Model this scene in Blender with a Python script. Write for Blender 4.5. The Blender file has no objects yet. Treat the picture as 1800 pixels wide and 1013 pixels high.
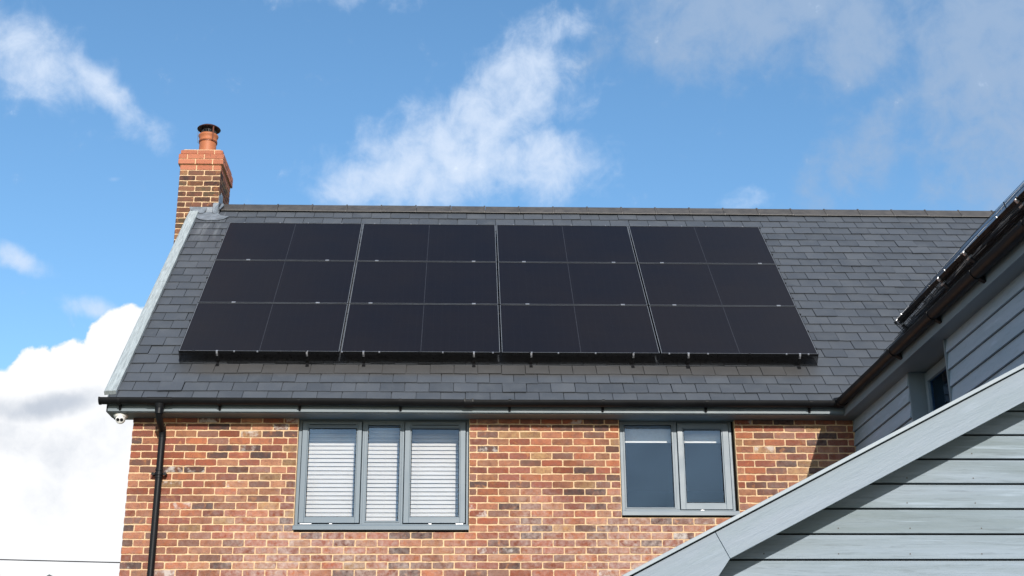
import bpy, math, random
from mathutils import Vector, Matrix
random.seed(7)
D = bpy.data
SC = bpy.context.scene
COL = SC.collection
R = math.radians
G = 5.9                                   # height of the local origin (lower left corner of the roof array) above ground

# ------------------------------------------------------------------ camera
def cam_axes(y, p, r):
    cy, sy, cp, sp = math.cos(y), math.sin(y), math.cos(p), math.sin(p)
    f = Vector((sy*cp, cy*cp, sp)); r0 = Vector((cy, -sy, 0)); u0 = r0.cross(f)
    return math.cos(r)*r0+math.sin(r)*u0, -math.sin(r)*r0+math.cos(r)*u0, f
CR, CU, CF = cam_axes(R(2.03732), R(20.12782), R(-0.31198))
CP = Vector((3.09618, -14.09062, -4.42352+G))
FPX = 2386.72
cd = D.cameras.new('camera'); cam = D.objects.new('camera', cd); COL.objects.link(cam)
cd.sensor_width = 36; cd.lens = 36*FPX/1800; cd.clip_start = .1; cd.clip_end = 5000
m = Matrix((CR, CU, -CF)).transposed().to_4x4(); m.translation = CP
cam.matrix_world = m
SC.camera = cam
SC.view_settings.view_transform = 'Standard'; SC.view_settings.look = 'None'
SC.view_settings.exposure = .28; SC.view_settings.gamma = 1
SC.view_settings.use_curve_mapping = False
SC.cycles.transparent_max_bounces = 16; SC.cycles.max_bounces = 8

def px_of(q):
    d = Vector(q)-CP; z = d.dot(CF)
    return 900+FPX*d.dot(CR)/z, 506.5-FPX*d.dot(CU)/z
def azel(px, py):
    d = (CR*(px-900)/FPX-CU*(py-506.5)/FPX+CF).normalized()
    return math.degrees(math.atan2(d.x, d.y)), math.degrees(math.asin(d.z))

# ------------------------------------------------------------------ sun and sky
SUN = Vector((.17, -1, .41)).normalized()
sl = D.lights.new('sun', 'SUN'); sl.energy = 3.6; sl.angle = R(.5); sl.color = (1, .95, .87)
so = D.objects.new('sun', sl); COL.objects.link(so); so.location = (5, -30, 30)
so.rotation_euler = SUN.to_track_quat('Z', 'Y').to_euler()
W = D.worlds.new('World'); SC.world = W; W.use_nodes = True
nt = W.node_tree; nt.nodes.clear()
def N(t, tree=None, **k):
    n = (tree or nt).nodes.new(t)
    for a, b in k.items(): setattr(n, a, b)
    return n
def L(a, b, tree=None): (tree or nt).links.new(a, b)
def mth(op, a, b=None, c=None, tree=None, clamp=False):
    n = N('ShaderNodeMath', tree, operation=op); n.use_clamp = clamp
    for i, v in enumerate((a, b, c)):
        if v is None: continue
        if isinstance(v, (int, float)): n.inputs[i].default_value = v
        else: L(v, n.inputs[i], tree)
    return n.outputs[0]
sky = N('ShaderNodeTexSky', sky_type='NISHITA', sun_disc=False)
sky.sun_elevation = math.asin(SUN.z); sky.sun_rotation = math.atan2(SUN.x, SUN.y)
sky.air_density = 1.0; sky.dust_density = .45; sky.ozone_density = 2.6
bg = N('ShaderNodeBackground'); bg.inputs[1].default_value = .15
hs = N('ShaderNodeHueSaturation'); hs.inputs['Saturation'].default_value = 1.12; hs.inputs['Hue'].default_value = .495; hs.inputs['Value'].default_value = 1.04
L(sky.outputs[0], hs.inputs['Color'])
L(hs.outputs[0], bg.inputs[0])
tc = N('ShaderNodeTexCoord'); sep = N('ShaderNodeSeparateXYZ'); L(tc.outputs['Generated'], sep.inputs[0])
az = mth('MULTIPLY', mth('ARCTAN2', sep.outputs[0], sep.outputs[1]), 57.2958)
el = mth('MULTIPLY', mth('ARCSINE', sep.outputs[2]), 57.2958)
comb = N('ShaderNodeCombineXYZ'); L(az, comb.inputs[0]); L(el, comb.inputs[1])
def noise(scale, detail, rough, vec, tree=None, dist=0):
    n = N('ShaderNodeTexNoise', tree); n.inputs['Scale'].default_value = scale
    n.inputs['Detail'].default_value = detail; n.inputs['Roughness'].default_value = rough
    n.inputs['Distortion'].default_value = dist
    if vec is not None: L(vec, n.inputs['Vector'], tree)
    return n
def warp(vec, scale, amp, detail=6, rough=.55):
    n = noise(scale, detail, rough, vec)
    s = N('ShaderNodeVectorMath', operation='SUBTRACT'); L(n.outputs['Color'], s.inputs[0]); s.inputs[1].default_value = (.5, .5, .5)
    k = N('ShaderNodeVectorMath', operation='MULTIPLY'); L(s.outputs[0], k.inputs[0]); k.inputs[1].default_value = (amp, amp, 0)
    a = N('ShaderNodeVectorMath', operation='ADD'); L(vec, a.inputs[0]); L(k.outputs[0], a.inputs[1])
    return a.outputs[0]
PPD = FPX*math.pi/180                       # pixels per degree near the axis
def ell(vec, px, py, rx, ry, ang, soft, gain=1.0):
    """soft elliptical patch of cloud at a compass bearing and height above the horizon"""
    a, e = azel(px, py)
    mp = N('ShaderNodeMapping', vector_type='TEXTURE')
    mp.inputs['Location'].default_value = (a, e, 0); mp.inputs['Rotation'].default_value = (0, 0, R(ang))
    mp.inputs['Scale'].default_value = (rx/PPD, ry/PPD, 1); L(vec, mp.inputs['Vector'])
    ln = N('ShaderNodeVectorMath', operation='LENGTH'); L(mp.outputs[0], ln.inputs[0])
    mr = N('ShaderNodeMapRange', interpolation_type='SMOOTHSTEP'); L(ln.outputs['Value'], mr.inputs[0])
    mr.inputs[1].default_value = 1.0+soft; mr.inputs[2].default_value = max(0, 1-soft)
    mr.inputs[3].default_value = 0; mr.inputs[4].default_value = gain
    return mr.outputs[0]
def ell_ae(vec, a, e, ra, re_, soft=.8):
    mp = N('ShaderNodeMapping', vector_type='TEXTURE'); mp.inputs['Location'].default_value = (a, e, 0)
    mp.inputs['Scale'].default_value = (ra, re_, 1); L(vec, mp.inputs['Vector'])
    ln = N('ShaderNodeVectorMath', operation='LENGTH'); L(mp.outputs[0], ln.inputs[0])
    mr = N('ShaderNodeMapRange', interpolation_type='SMOOTHSTEP'); L(ln.outputs['Value'], mr.inputs[0])
    mr.inputs[1].default_value = 1.0+soft; mr.inputs[2].default_value = max(0, 1-soft); mr.inputs[3].default_value = 0; mr.inputs[4].default_value = 1
    return mr.outputs[0]
def mx(*v):
    o = v[0]
    for w in v[1:]: o = mth('MAXIMUM', o, w)
    return o
soft_v = warp(comb.outputs[0], .22, 1.6, 4)
crisp_v = warp(warp(comb.outputs[0], .28, 1.5, 3), 1.3, .55, 5, .6)
fb1 = noise(.62, 10, .62, comb.outputs[0], dist=.25)          # torn, fine grained
fb2 = noise(.42, 11, .58, crisp_v, dist=.1)
def threshold(mask, fb, k, lo, hi):
    v = mth('ADD', mask, mth('MULTIPLY', mth('SUBTRACT', fb.outputs[0], .5), k))
    m_ = N('ShaderNodeMapRange', interpolation_type='SMOOTHSTEP'); L(v, m_.inputs[0]); m_.inputs[1].default_value = lo; m_.inputs[2].default_value = hi
    return m_.outputs[0]
# thin fair weather cloud
thin = mx(ell(soft_v, 60, 100, 125, 62, -24, .85, .86), ell(soft_v, 165, 150, 135, 30, -30, .9, .85),
          ell(soft_v, 790, 265, 240, 98, 26, .75, .86), ell(soft_v, 905, 165, 130, 78, 48, .8, .86),
          ell(soft_v, 950, 295, 120, 66, -5, .8, .84), ell(soft_v, 660, 322, 125, 48, 5, .8, .8),
          ell(soft_v, 985, 60, 80, 30, 30, .9, .62), ell(soft_v, 20, 447, 60, 20, -14, .8, .8),
          ell(soft_v, 155, 535, 44, 17, -6, .8, .72), ell(soft_v, 1315, 356, 52, 22, 0, .95, .56),
          ell(soft_v, 520, -8, 260, 20, 0, .95, .42), ell(soft_v, 205, 320, 16, 7, 0, .9, .5))
thin = mth('MULTIPLY', threshold(thin, fb1, 1.3, .15, 1.15), .93)
# lilac grey veil
veil = mx(ell(soft_v, 1330, 0, 290, 110, 0, .8, .85), ell(soft_v, 1195, 80, 70, 85, 70, .85, .62),
          ell(soft_v, 1500, 70, 80, 95, 80, .85, .85), ell(soft_v, 1770, 60, 210, 170, 20, .85, .85),
          ell(soft_v, 1770, 260, 170, 120, 40, .9, .66), ell(soft_v, 1520, 270, 160, 60, 30, .95, .58),
          ell(soft_v, 1080, 60, 130, 26, 35, .95, .5))
veil = mth('MULTIPLY', threshold(veil, fb1, 1.3, .10, .95), .88)
# cloud over the rest of the sky, so that glass and slates have something to mirror
up_d = N('ShaderNodeVectorMath', operation='MULTIPLY'); L(tc.outputs['Generated'], up_d.inputs[0]); up_d.inputs[1].default_value = (1, 1, 1.8)
rest = noise(2.0, 5, .55, up_d.outputs[0], dist=.3)
rr = N('ShaderNodeMapRange', interpolation_type='SMOOTHSTEP'); L(rest.outputs[0], rr.inputs[0]); rr.inputs[1].default_value = .42; rr.inputs[2].default_value = .62
rr.inputs[3].default_value = 0; rr.inputs[4].default_value = .85
away = N('ShaderNodeMapRange', interpolation_type='SMOOTHSTEP'); L(mth('ABSOLUTE', az), away.inputs[0]); away.inputs[1].default_value = 24; away.inputs[2].default_value = 50
restm = mth('MULTIPLY', rr.outputs[0], away.outputs[0])
# heaped cloud low on the left
cum = mx(ell(crisp_v, 205, 650, 66, 102, -8, .5), ell(crisp_v, 255, 645, 60, 95, 0, .5), ell(crisp_v, 130, 700, 80, 95, 10, .5),
         ell(crisp_v, 70, 720, 75, 105, 0, .5), ell(crisp_v, 0, 765, 85, 105, 0, .5), ell(crisp_v, 100, 1110, 560, 420, 0, .25),
         ell(crisp_v, -170, 930, 200, 230, 0, .5))
cum = threshold(cum, fb2, .75, .44, .60)
shade = mx(ell(soft_v, 85, 712, 105, 22, 8, .9, 1.0), ell(soft_v, 130, 800, 80, 45, 0, .9, .5), ell(soft_v, 15, 760, 60, 40, 0, .9, .55), ell(soft_v, 190, 760, 50, 50, 0, .9, .5),
           ell(soft_v, 60, 880, 120, 40, 0, .9, .35))
n3 = noise(.5, 8, .6, crisp_v)
shade = mth('MULTIPLY', threshold(shade, n3, 1.2, .2, 1.15), .9)
ccol = N('ShaderNodeMix', data_type='RGBA'); L(shade, ccol.inputs[0])
ccol.inputs[6].default_value = (.84, .85, .87, 1); ccol.inputs[7].default_value = (.43, .48, .56, 1)
def cover(prev, fac, col, strength=1.0):
    b = N('ShaderNodeBackground'); b.inputs[1].default_value = strength
    if hasattr(col, 'links'): L(col, b.inputs[0])
    else: b.inputs[0].default_value = (*col, 1)
    ms = N('ShaderNodeMixShader'); L(fac, ms.inputs[0]); L(prev, ms.inputs[1]); L(b.outputs[0], ms.inputs[2]); return ms.outputs[0]
o = cover(bg.outputs[0], veil, (.29, .40, .57))
o = cover(o, thin, (.60, .69, .83))
yy = N('ShaderNodeMapRange', interpolation_type='SMOOTHSTEP'); L(sep.outputs[1], yy.inputs[0]); yy.inputs[1].default_value = -.9; yy.inputs[2].default_value = -.2
rc = N('ShaderNodeMix', data_type='RGBA'); L(yy.outputs[0], rc.inputs[0]); rc.inputs[6].default_value = (.30, .36, .45, 1); rc.inputs[7].default_value = (.74, .77, .82, 1)  # unseen cloud, pale away from the sun to add fill, dark towards it
o = cover(o, restm, rc.outputs[2])
bh = ell_ae(soft_v, -171.5, 15.0, 5.5, 2.6)  # unseen bright cloud added behind the camera for window glass to mirror
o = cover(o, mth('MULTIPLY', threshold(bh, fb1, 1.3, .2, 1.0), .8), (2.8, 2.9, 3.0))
o = cover(o, cum, ccol.outputs[2])
wo = N('ShaderNodeOutputWorld'); L(o, wo.inputs[0])

# ------------------------------------------------------------------ materials
MATS = {}
def new_mat(name):
    mt = D.materials.new(name); mt.use_nodes = True
    t = mt.node_tree; b = t.nodes['Principled BSDF']; MATS[name] = mt
    return mt, t, b
def mixc(t, fac, a, b, mode='MIX'):
    n = N('ShaderNodeMix', t, data_type='RGBA', blend_type=mode)
    if isinstance(fac, (int, float)): n.inputs[0].default_value = fac
    else: L(fac, n.inputs[0], t)
    for i, v in ((6, a), (7, b)):
        if isinstance(v, tuple): n.inputs[i].default_value = (*v, 1)
        else: L(v, n.inputs[i], t)
    return n.outputs[2]
def mrange(t, v, a, b, c=0, d=1, smooth=False):
    n = N('ShaderNodeMapRange', t)
    if smooth: n.interpolation_type = 'SMOOTHSTEP'
    L(v, n.inputs[0], t)
    for i, x in zip((1, 2, 3, 4), (a, b, c, d)): n.inputs[i].default_value = x
    return n.outputs[0]
def bump(t, b, h, strength, dist=.005):
    n = N('ShaderNodeBump', t); n.inputs['Strength'].default_value = strength; n.inputs['Distance'].default_value = dist
    L(h, n.inputs['Height'], t); L(n.outputs[0], b.inputs['Normal'], t)
def rnd_of(t):
    """one random number per piece: object random plus the piece number stored on joined meshes"""
    oi = N('ShaderNodeObjectInfo', t); at = N('ShaderNodeAttribute', t); at.attribute_name = 'rnd'
    return mth('FRACT', mth('ADD', oi.outputs['Random'], at.outputs['Fac'], tree=t), tree=t)
def coords(t, rnd=None, scale=(1, 1, 1)):
    g = N('ShaderNodeNewGeometry', t); mp = N('ShaderNodeMapping', t); L(g.outputs['Position'], mp.inputs[0], t)
    mp.inputs['Scale'].default_value = scale
    if rnd is not None:
        c = N('ShaderNodeCombineXYZ', t); k = mth('MULTIPLY', rnd, 37.0, tree=t)
        for i in range(3): L(k, c.inputs[i], t)
        L(c.outputs[0], mp.inputs['Location'], t)
    return mp.outputs[0], g
def plain(name, col, rough=.5, metal=0, spec=.5, var=.12, scale=6, bmp=.0, grain=None):
    mt, t, b = new_mat(name)
    r = rnd_of(t); v, g = coords(t, r, grain or (1, 1, 1))
    n = noise(scale, 6, .6, v, t); f = mrange(t, n.outputs[0], .3, .7, 1-var, 1+var)
    c = N('ShaderNodeVectorMath', t, operation='SCALE'); c.inputs[0].default_value = col; L(f, c.inputs['Scale'], t)
    L(c.outputs[0], b.inputs['Base Color'], t)
    L(mrange(t, n.outputs[0], .3, .7, rough-.06, rough+.08), b.inputs['Roughness'], t)
    b.inputs['Metallic'].default_value = metal; b.inputs['Specular IOR Level'].default_value = spec
    if bmp:
        n2 = noise(scale*9, 5, .6, v, t); bump(t, b, n2.outputs[0], bmp, .004)
    return mt
def brick_mat(name, cols, bloom=.5, rough=.85, var=.3, mott=1.0):
    mt, t, b = new_mat(name); r = rnd_of(t)
    rp = N('ShaderNodeValToRGB', t); rp.color_ramp.interpolation = 'CONSTANT'
    e = rp.color_ramp.elements
    tot = sum(w for w, _ in cols); acc = 0
    for i, (w, c) in enumerate(cols):
        x = e[0] if i == 0 else (e[1] if i == 1 else e.new(acc/tot))
        x.position = acc/tot; x.color = (*c, 1); acc += w
    L(r, rp.inputs[0], t)
    v, g = coords(t, r)
    n1 = noise(14, 4, .6, v, t); n2 = noise(70, 5, .65, v, t); n3 = noise(9, 3, .5, v, t, 1.2)
    r2 = mth('FRACT', mth('MULTIPLY', r, 17.31, tree=t), tree=t)
    c = mixc(t, mrange(t, n1.outputs[0], .42, .68, 0, .7*mott), rp.outputs[0], (.20, .075, .05))
    c = mixc(t, mrange(t, n3.outputs[0], .58, .74, 0, .7*mott, True), c, (.40, .17, .07))
    c = mixc(t, mth('MULTIPLY', mrange(t, n2.outputs[0], .52, .66), .6, tree=t), c, (.075, .05, .042))
    k = mth('MULTIPLY', mrange(t, r2, 0, 1, 1-var, 1+var), mrange(t, n2.outputs[0], .3, .7, .86, 1.12), tree=t)
    sc = N('ShaderNodeVectorMath', t, operation='SCALE'); L(c, sc.inputs[0], t); L(k, sc.inputs['Scale'], t)
    c = sc.outputs[0]
    if bloom:
        # lime bloom left on the face by the wet mortar
        wv, _ = coords(t, None, (1, 1, 1.3))
        w1 = noise(1.1, 3, .5, wv, t); w2 = noise(20, 4, .6, v, t); w3 = noise(11, 5, .62, v, t)
        gx = N('ShaderNodeSeparateXYZ', t); L(g.outputs['Position'], gx.inputs[0], t)
        lowz = mth('MULTIPLY', mrange(t, _sepz(t, g), 3.6, 4.9, 1, .18), mrange(t, gx.outputs[0], -.2, 1.3, .3, 1), tree=t)
        f = mth('MULTIPLY', mrange(t, w1.outputs[0], .38, .62, .12, 1), mrange(t, w2.outputs[0], .32, .72, 0, 1), tree=t)
        f = mth('MULTIPLY', mth('MULTIPLY', f, lowz, tree=t), bloom, tree=t)
        c = mixc(t, f, c, (.56, .46, .42))
        # a few bricks with a strong white splash
        r3 = mth('FRACT', mth('MULTIPLY', r, 53.7, tree=t), tree=t)
        f2 = mth('MULTIPLY', mrange(t, r3, .955, .97, 0, .7), mrange(t, w3.outputs[0], .48, .66, 0, 1, True), tree=t)
        c = mixc(t, f2, c, (.62, .56, .52))
    L(c, b.inputs['Base Color'], t); b.inputs['Roughness'].default_value = rough
    b.inputs['Specular IOR Level'].default_value = .25
    hh = mth('ADD', n2.outputs[0], mth('MULTIPLY', n1.outputs[0], 1.5, tree=t), tree=t)
    bump(t, b, hh, .9, .006)
    return mt
def _sepz(t, g):
    s = N('ShaderNodeSeparateXYZ', t); L(g.outputs['Position'], s.inputs[0], t); return s.outputs[2]
WALLC = [(20, (.30, .085, .045)), (18, (.37, .125, .06)), (12, (.235, .075, .05)), (13, (.335, .135, .075)), (9, (.14, .07, .052)),
         (9, (.085, .052, .047)), (9, (.245, .125, .092)), (5, (.36, .21, .10)), (7, (.385, .175, .095))]
brick_mat('wall_brick', WALLC, .8)
brick_mat('stack_brick', [(3, (.085, .045, .03)), (3, (.13, .065, .042)), (2, (.20, .095, .055)), (2, (.06, .036, .032)), (2, (.10, .075, .045)), (1.3, (.26, .14, .07))], 0)
brick_mat('smooth_brick', [(1, (.52, .185, .10)), (1, (.48, .165, .09)), (1, (.56, .205, .115))], 0, .7, .07, .12)
def mortar():
    mt, t, b = new_mat('mortar'); v, g = coords(t)
    n = noise(40, 6, .7, v, t); n1 = noise(2.0, 4, .6, v, t)
    c = mixc(t, mrange(t, n.outputs[0], .3, .7), (.58, .385, .22), (.85, .605, .37))
    c = mixc(t, mrange(t, n1.outputs[0], .4, .7, 0, .35), c, (.46, .35, .23))
    L(c, b.inputs['Base Color'], t); b.inputs['Roughness'].default_value = .95
    bump(t, b, n.outputs[0], .8, .004)
mortar()
ca, sa = math.cos(R(46.48797)), math.sin(R(46.48797))
def slate():
    mt, t, b = new_mat('slate'); r = rnd_of(t); v, g = coords(t, r)
    n = noise(3.5, 5, .6, v, t); n2 = noise(45, 6, .7, v, t)
    r2 = mth('FRACT', mth('MULTIPLY', r, 23.7, tree=t), tree=t)
    c = mixc(t, r2, (.060, .068, .081), (.080, .089, .104))
    c = mixc(t, mrange(t, n.outputs[0], .45, .75, 0, .5), c, (.108, .117, .130))
    # dusty scuffs
    c = mixc(t, mth('MULTIPLY', mrange(t, n2.outputs[0], .6, .72), .25, tree=t), c, (.17, .17, .165))
    # pale runs washed down from the lead under the chimney
    pos = N('ShaderNodeSeparateXYZ', t); L(g.outputs['Position'], pos.inputs[0], t)
    mp = N('ShaderNodeMapping', t); L(g.outputs['Position'], mp.inputs[0], t); mp.inputs['Scale'].default_value = (9, .9, .9)
    st = noise(1.0, 4, .6, mp.outputs[0], t)
    mk = mth('MULTIPLY', mrange(t, pos.outputs[2], G+1.9, G+2.75, 0, 1), mrange(t, pos.outputs[0], .10, -.06, 0, 1), tree=t)
    mk = mth('MULTIPLY', mk, mrange(t, pos.outputs[0], -.50, -.42, 0, 1), tree=t)
    c = mixc(t, mth('MULTIPLY', mk, mrange(t, st.outputs[0], .52, .66, 0, .6), tree=t), c, (.30, .32, .34))
    # walked-on dusty band below the array
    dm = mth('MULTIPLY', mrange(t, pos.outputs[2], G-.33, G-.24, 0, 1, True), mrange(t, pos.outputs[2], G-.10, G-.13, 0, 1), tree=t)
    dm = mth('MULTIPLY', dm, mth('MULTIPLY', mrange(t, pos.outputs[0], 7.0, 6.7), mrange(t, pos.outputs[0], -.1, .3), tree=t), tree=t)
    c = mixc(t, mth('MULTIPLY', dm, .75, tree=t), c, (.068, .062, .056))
    L(c, b.inputs['Base Color'], t)
    L(mrange(t, n.outputs[0], .3, .7, .42, .62), b.inputs['Roughness'], t); b.inputs['Specular IOR Level'].default_value = .42
    bump(t, b, n2.outputs[0], .35, .003)
slate()
plain('ridge_tile', (.072, .066, .062), .55, var=.3, scale=7, bmp=.3)
plain('verge_trim', (.36, .40, .41), .55, var=.3, scale=5, bmp=.6, grain=(14, 1.2, 1.2))
plain('lead', (.19, .215, .245), .5, metal=.2, var=.35, scale=9, bmp=.3)
plain('black_plastic', (.0075, .008, .0095), .45, spec=.22, var=.25, scale=4, bmp=.05)
plain('fascia_paint', (.155, .190, .212), .5, var=.08, scale=3, bmp=.1)
plain('frame_paint', (.138, .180, .218), .42, var=.04, scale=3)
plain('seal_and_gap_black', (.006, .006, .006), .8, spec=.1)  # real seals, also black put where gaps and recesses lie in shade
plain('panel_frame', (.02, .021, .024), .35, metal=.6, spec=.6, var=.1)
plain('panel_lip', (.17, .18, .20), .4, metal=.2, spec=.6, var=.15)  # lip coloured pale for the light the black frame edges reflect
plain('cell_ribbon', (.026, .026, .032), .4, var=.3, scale=20)
plain('aluminium', (.58, .58, .6), .35, metal=.8, var=.1)
plain('black_metal', (.016, .016, .018), .35, metal=.2, var=.2)
plain('mesh_wire', (.022, .022, .024), .3, metal=.6, var=.4, scale=30)
plain('mesh_pale', (.16, .16, .165), .35, metal=.7, var=.5, scale=30)
plain('pot_clay', (.43, .14, .055), .55, var=.12, scale=9, bmp=.1)
plain('cowl_metal', (.20, .07, .04), .45, metal=.3, var=.15)
plain('cowl_dark', (.085, .035, .028), .45, metal=.3, var=.2)
plain('white_plastic', (.72, .71, .68), .35, var=.04)
plain('lens', (.01, .01, .012), .1)
plain('blind_white', (.66, .645, .62), .6, var=.03)
plain('blind_fabric', (.82, .83, .80), .8, var=.06, scale=30)
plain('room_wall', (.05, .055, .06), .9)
plain('plain_concrete', (.3, .29, .27), .9, var=.15)
plain('bark_pole', (.12, .09, .06), .9, var=.2)
plain('far_wall', (.45, .4, .34), .9)
plain('nail_metal', (.06, .055, .05), .5, metal=.3)
def wood(name, c1, c2, knot=.5, ax=(1, 1, 1), rough=.55, ang=0, fine=.5):
    mt, t, b = new_mat(name); r = rnd_of(t)
    tcn = N('ShaderNodeTexCoord', t); mp = N('ShaderNodeMapping', t); L(tcn.outputs['Object'], mp.inputs[0], t)
    mp.inputs['Scale'].default_value = ax
    if ang:
        pr = N('ShaderNodeMapping', t); L(tcn.outputs['Object'], pr.inputs[0], t); pr.inputs['Rotation'].default_value = (0, R(ang), 0); L(pr.outputs[0], mp.inputs[0], t)
    cc = N('ShaderNodeCombineXYZ', t); k = mth('MULTIPLY', r, 31, tree=t)
    for i in range(3): L(k, cc.inputs[i], t)
    L(cc.outputs[0], mp.inputs['Location'], t); v = mp.outputs[0]
    n1 = noise(1.2, 5, .6, v, t, .6); n2 = noise(9, 7, .72, v, t, .4); n3 = noise(3, 3, .5, v, t)
    c = mixc(t, mrange(t, n1.outputs[0], .35, .65), c1, c2)
    c = mixc(t, mth('MULTIPLY', mrange(t, n2.outputs[0], .52, .72), fine, tree=t), c, tuple(x*.62 for x in c1))
    c = mixc(t, mth('MULTIPLY', mrange(t, n3.outputs[0], .62, .72), knot, tree=t), c, tuple(min(1, x*1.35) for x in c2))
    L(c, b.inputs['Base Color'], t); b.inputs['Roughness'].default_value = rough; b.inputs['Specular IOR Level'].default_value = .35
    hh = mth('ADD', n2.outputs[0], mth('MULTIPLY', n3.outputs[0], .7, tree=t), tree=t)
    bump(t, b, hh, .5, .006)
    return mt
wood('clad_front', (.168, .214, .238), (.238, .292, .348), .8, (.42, 1, 7), .55, 0, .7)
wood('clad_wing', (.32, .40, .475), (.38, .45, .535), .35, (1, .8, 6))  # paint lightened to make up for weak fill light on the shaded wing
wood('barge_wood', (.208, .258, .300), (.236, .280, .338), .35, (.7, 1, 5), .5, 27, .14)
plain('barge_trim', (.27, .315, .35), .45, var=.05)
plain('jamb_paint', (.19, .235, .27), .5, var=.06)
def glass():
    mt, t, b = new_mat('glass'); t.nodes.remove(b); out = t.nodes['Material Output']
    tr = N('ShaderNodeBsdfTransparent', t); tr.inputs[0].default_value = (.95, .95, .95, 1)
    gl = N('ShaderNodeBsdfGlossy', t); gl.inputs['Roughness'].default_value = .01; gl.inputs[0].default_value = (.42, .64, .90, 1)
    fr = N('ShaderNodeFresnel', t); fr.inputs[0].default_value = 1.52
    g = N('ShaderNodeNewGeometry', t)
    ms = N('ShaderNodeMixShader', t); L(fr.outputs[0], ms.inputs[0], t); L(tr.outputs[0], ms.inputs[1], t); L(gl.outputs[0], ms.inputs[2], t)
    L(ms.outputs[0], out.inputs[0], t)
glass()
def cells():
    mt, t, b = new_mat('solar_cells'); v, g = coords(t)
    tcn = N('ShaderNodeTexCoord', t)
    # cell grid: cells of about 91 x 182 mm with hair-thin gaps
    mp = N('ShaderNodeMapping', t); L(tcn.outputs['Object'], mp.inputs[0], t); mp.inputs['Scale'].default_value = (1/.0935, 1/.1865, 1)
    s = N('ShaderNodeSeparateXYZ', t); L(mp.outputs[0], s.inputs[0], t)
    def line(o, w): return mth('LESS_THAN', mth('ABSOLUTE', mth('SUBTRACT', mth('FRACT', o, tree=t), .5, tree=t), tree=t), w, tree=t)
    ln = mth('MAXIMUM', line(s.outputs[0], .016), line(s.outputs[1], .008), tree=t)
    n = noise(1.1, 4, .6, v, t); n2 = noise(60, 5, .7, v, t)
    r = rnd_of(t)
    c = mixc(t, mrange(t, n.outputs[0], .35, .65), (.0078, .0068, .0095), (.0105, .0083, .0095))
    c = mixc(t, mth('MULTIPLY', ln, .35, tree=t), c, (.02, .021, .026))
    c = mixc(t, mth('MULTIPLY', mrange(t, n2.outputs[0], .6, .75), .3, tree=t), c, (.04, .038, .036))
    L(c, b.inputs['Base Color'], t)
    b.inputs['Roughness'].default_value = .3; b.inputs['Specular IOR Level'].default_value = .2
cells()
def ground_mat():
    mt, t, b = new_mat('gravel'); v, g = coords(t)
    n = noise(.6, 8, .7, v, t); c = mixc(t, mrange(t, n.outputs[0], .35, .65), (.20, .18, .15), (.13, .15, .07))
    L(c, b.inputs['Base Color'], t); b.inputs['Roughness'].default_value = .95
ground_mat()

# ------------------------------------------------------------------ mesh helpers
class MB:
    def __init__(s): s.v = []; s.f = []; s.a = []; s.cur = 0.0
    def poly(s, pts, faces):
        o = len(s.v); s.v += [tuple(p) for p in pts]
        for f in faces: s.f.append(tuple(o+i for i in f)); s.a.append(s.cur)
    def box(s, x0, x1, y0, y1, z0, z1, M=None):
        p = [Vector((x, y, z)) for z in (z0, z1) for y in (y0, y1) for x in (x0, x1)]
        if M is not None: p = [M @ q for q in p]
        s.poly(p, [(0, 2, 3, 1), (4, 5, 7, 6), (0, 1, 5, 4), (2, 6, 7, 3), (0, 4, 6, 2), (1, 3, 7, 5)])
        return s
    def prism(s, pts, d):
        """extrude a flat polygon (list of 3-D points) by vector d"""
        n = len(pts); pts = [Vector(p) for p in pts]; q = [p+Vector(d) for p in pts]
        s.poly(pts+q, [tuple(range(n)), tuple(range(2*n-1, n-1, -1))]+[(i, i+n, (i+1) % n+n, (i+1) % n) for i in range(n)])
        return s
    def tube(s, path, r, n=12, cap=True, arc=None):
        path = [Vector(p) for p in path]; rs = r if isinstance(r, (list, tuple)) else [r]*len(path)
        rings = []
        for i, p in enumerate(path):
            t = (path[min(i+1, len(path)-1)]-path[max(i-1, 0)])
            if t.length < 1e-9: t = Vector((0, 0, 1))
            t.normalize()
            a = Vector((0, 0, 1)) if abs(t.z) < .95 else Vector((0, 1, 0))
            u = t.cross(a).normalized(); w = u.cross(t)
            rings.append([p+rs[i]*(math.cos(2*math.pi*k/n)*u+math.sin(2*math.pi*k/n)*w) for k in range(n)])
        o = len(s.v)
        for rg in rings: s.v += [tuple(q) for q in rg]
        for i in range(len(path)-1):
            for k in range(n):
                s.f.append((o+i*n+k, o+i*n+(k+1) % n, o+(i+1)*n+(k+1) % n, o+(i+1)*n+k)); s.a.append(s.cur)
        if cap:
            s.f.append(tuple(o+k for k in range(n-1, -1, -1))); s.a.append(s.cur)
            s.f.append(tuple(o+(len(path)-1)*n+k for k in range(n))); s.a.append(s.cur)
        return s
    def lathe(s, prof, c, n=24, axis=None):
        """prof = [(r, z)...] closed or open profile spun about z through c"""
        o = len(s.v); c = Vector(c); Q = Matrix.Identity(3) if axis is None else Vector(axis).to_track_quat('Z', 'Y').to_matrix()
        for r, z in prof:
            for k in range(n):
                a = 2*math.pi*k/n; s.v.append(tuple(c+Q @ Vector((r*math.cos(a), r*math.sin(a), z))))
        for i in range(len(prof)-1):
            for k in range(n):
                s.f.append((o+i*n+k, o+i*n+(k+1) % n, o+(i+1)*n+(k+1) % n, o+(i+1)*n+k)); s.a.append(s.cur)
        return s
    def mesh(s, name, mats, smooth=False):
        me = D.meshes.new(name); me.from_pydata(s.v, [], s.f)
        for mm in (mats if isinstance(mats, (list, tuple)) else [mats]): me.materials.append(MATS[mm])
        at = me.attributes.new('rnd', 'FLOAT', 'FACE')
        if any(s.a): at.data.foreach_set('value', s.a)
        if smooth: me.polygons.foreach_set('use_smooth', [True]*len(me.polygons))
        me.update(); return me
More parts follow.
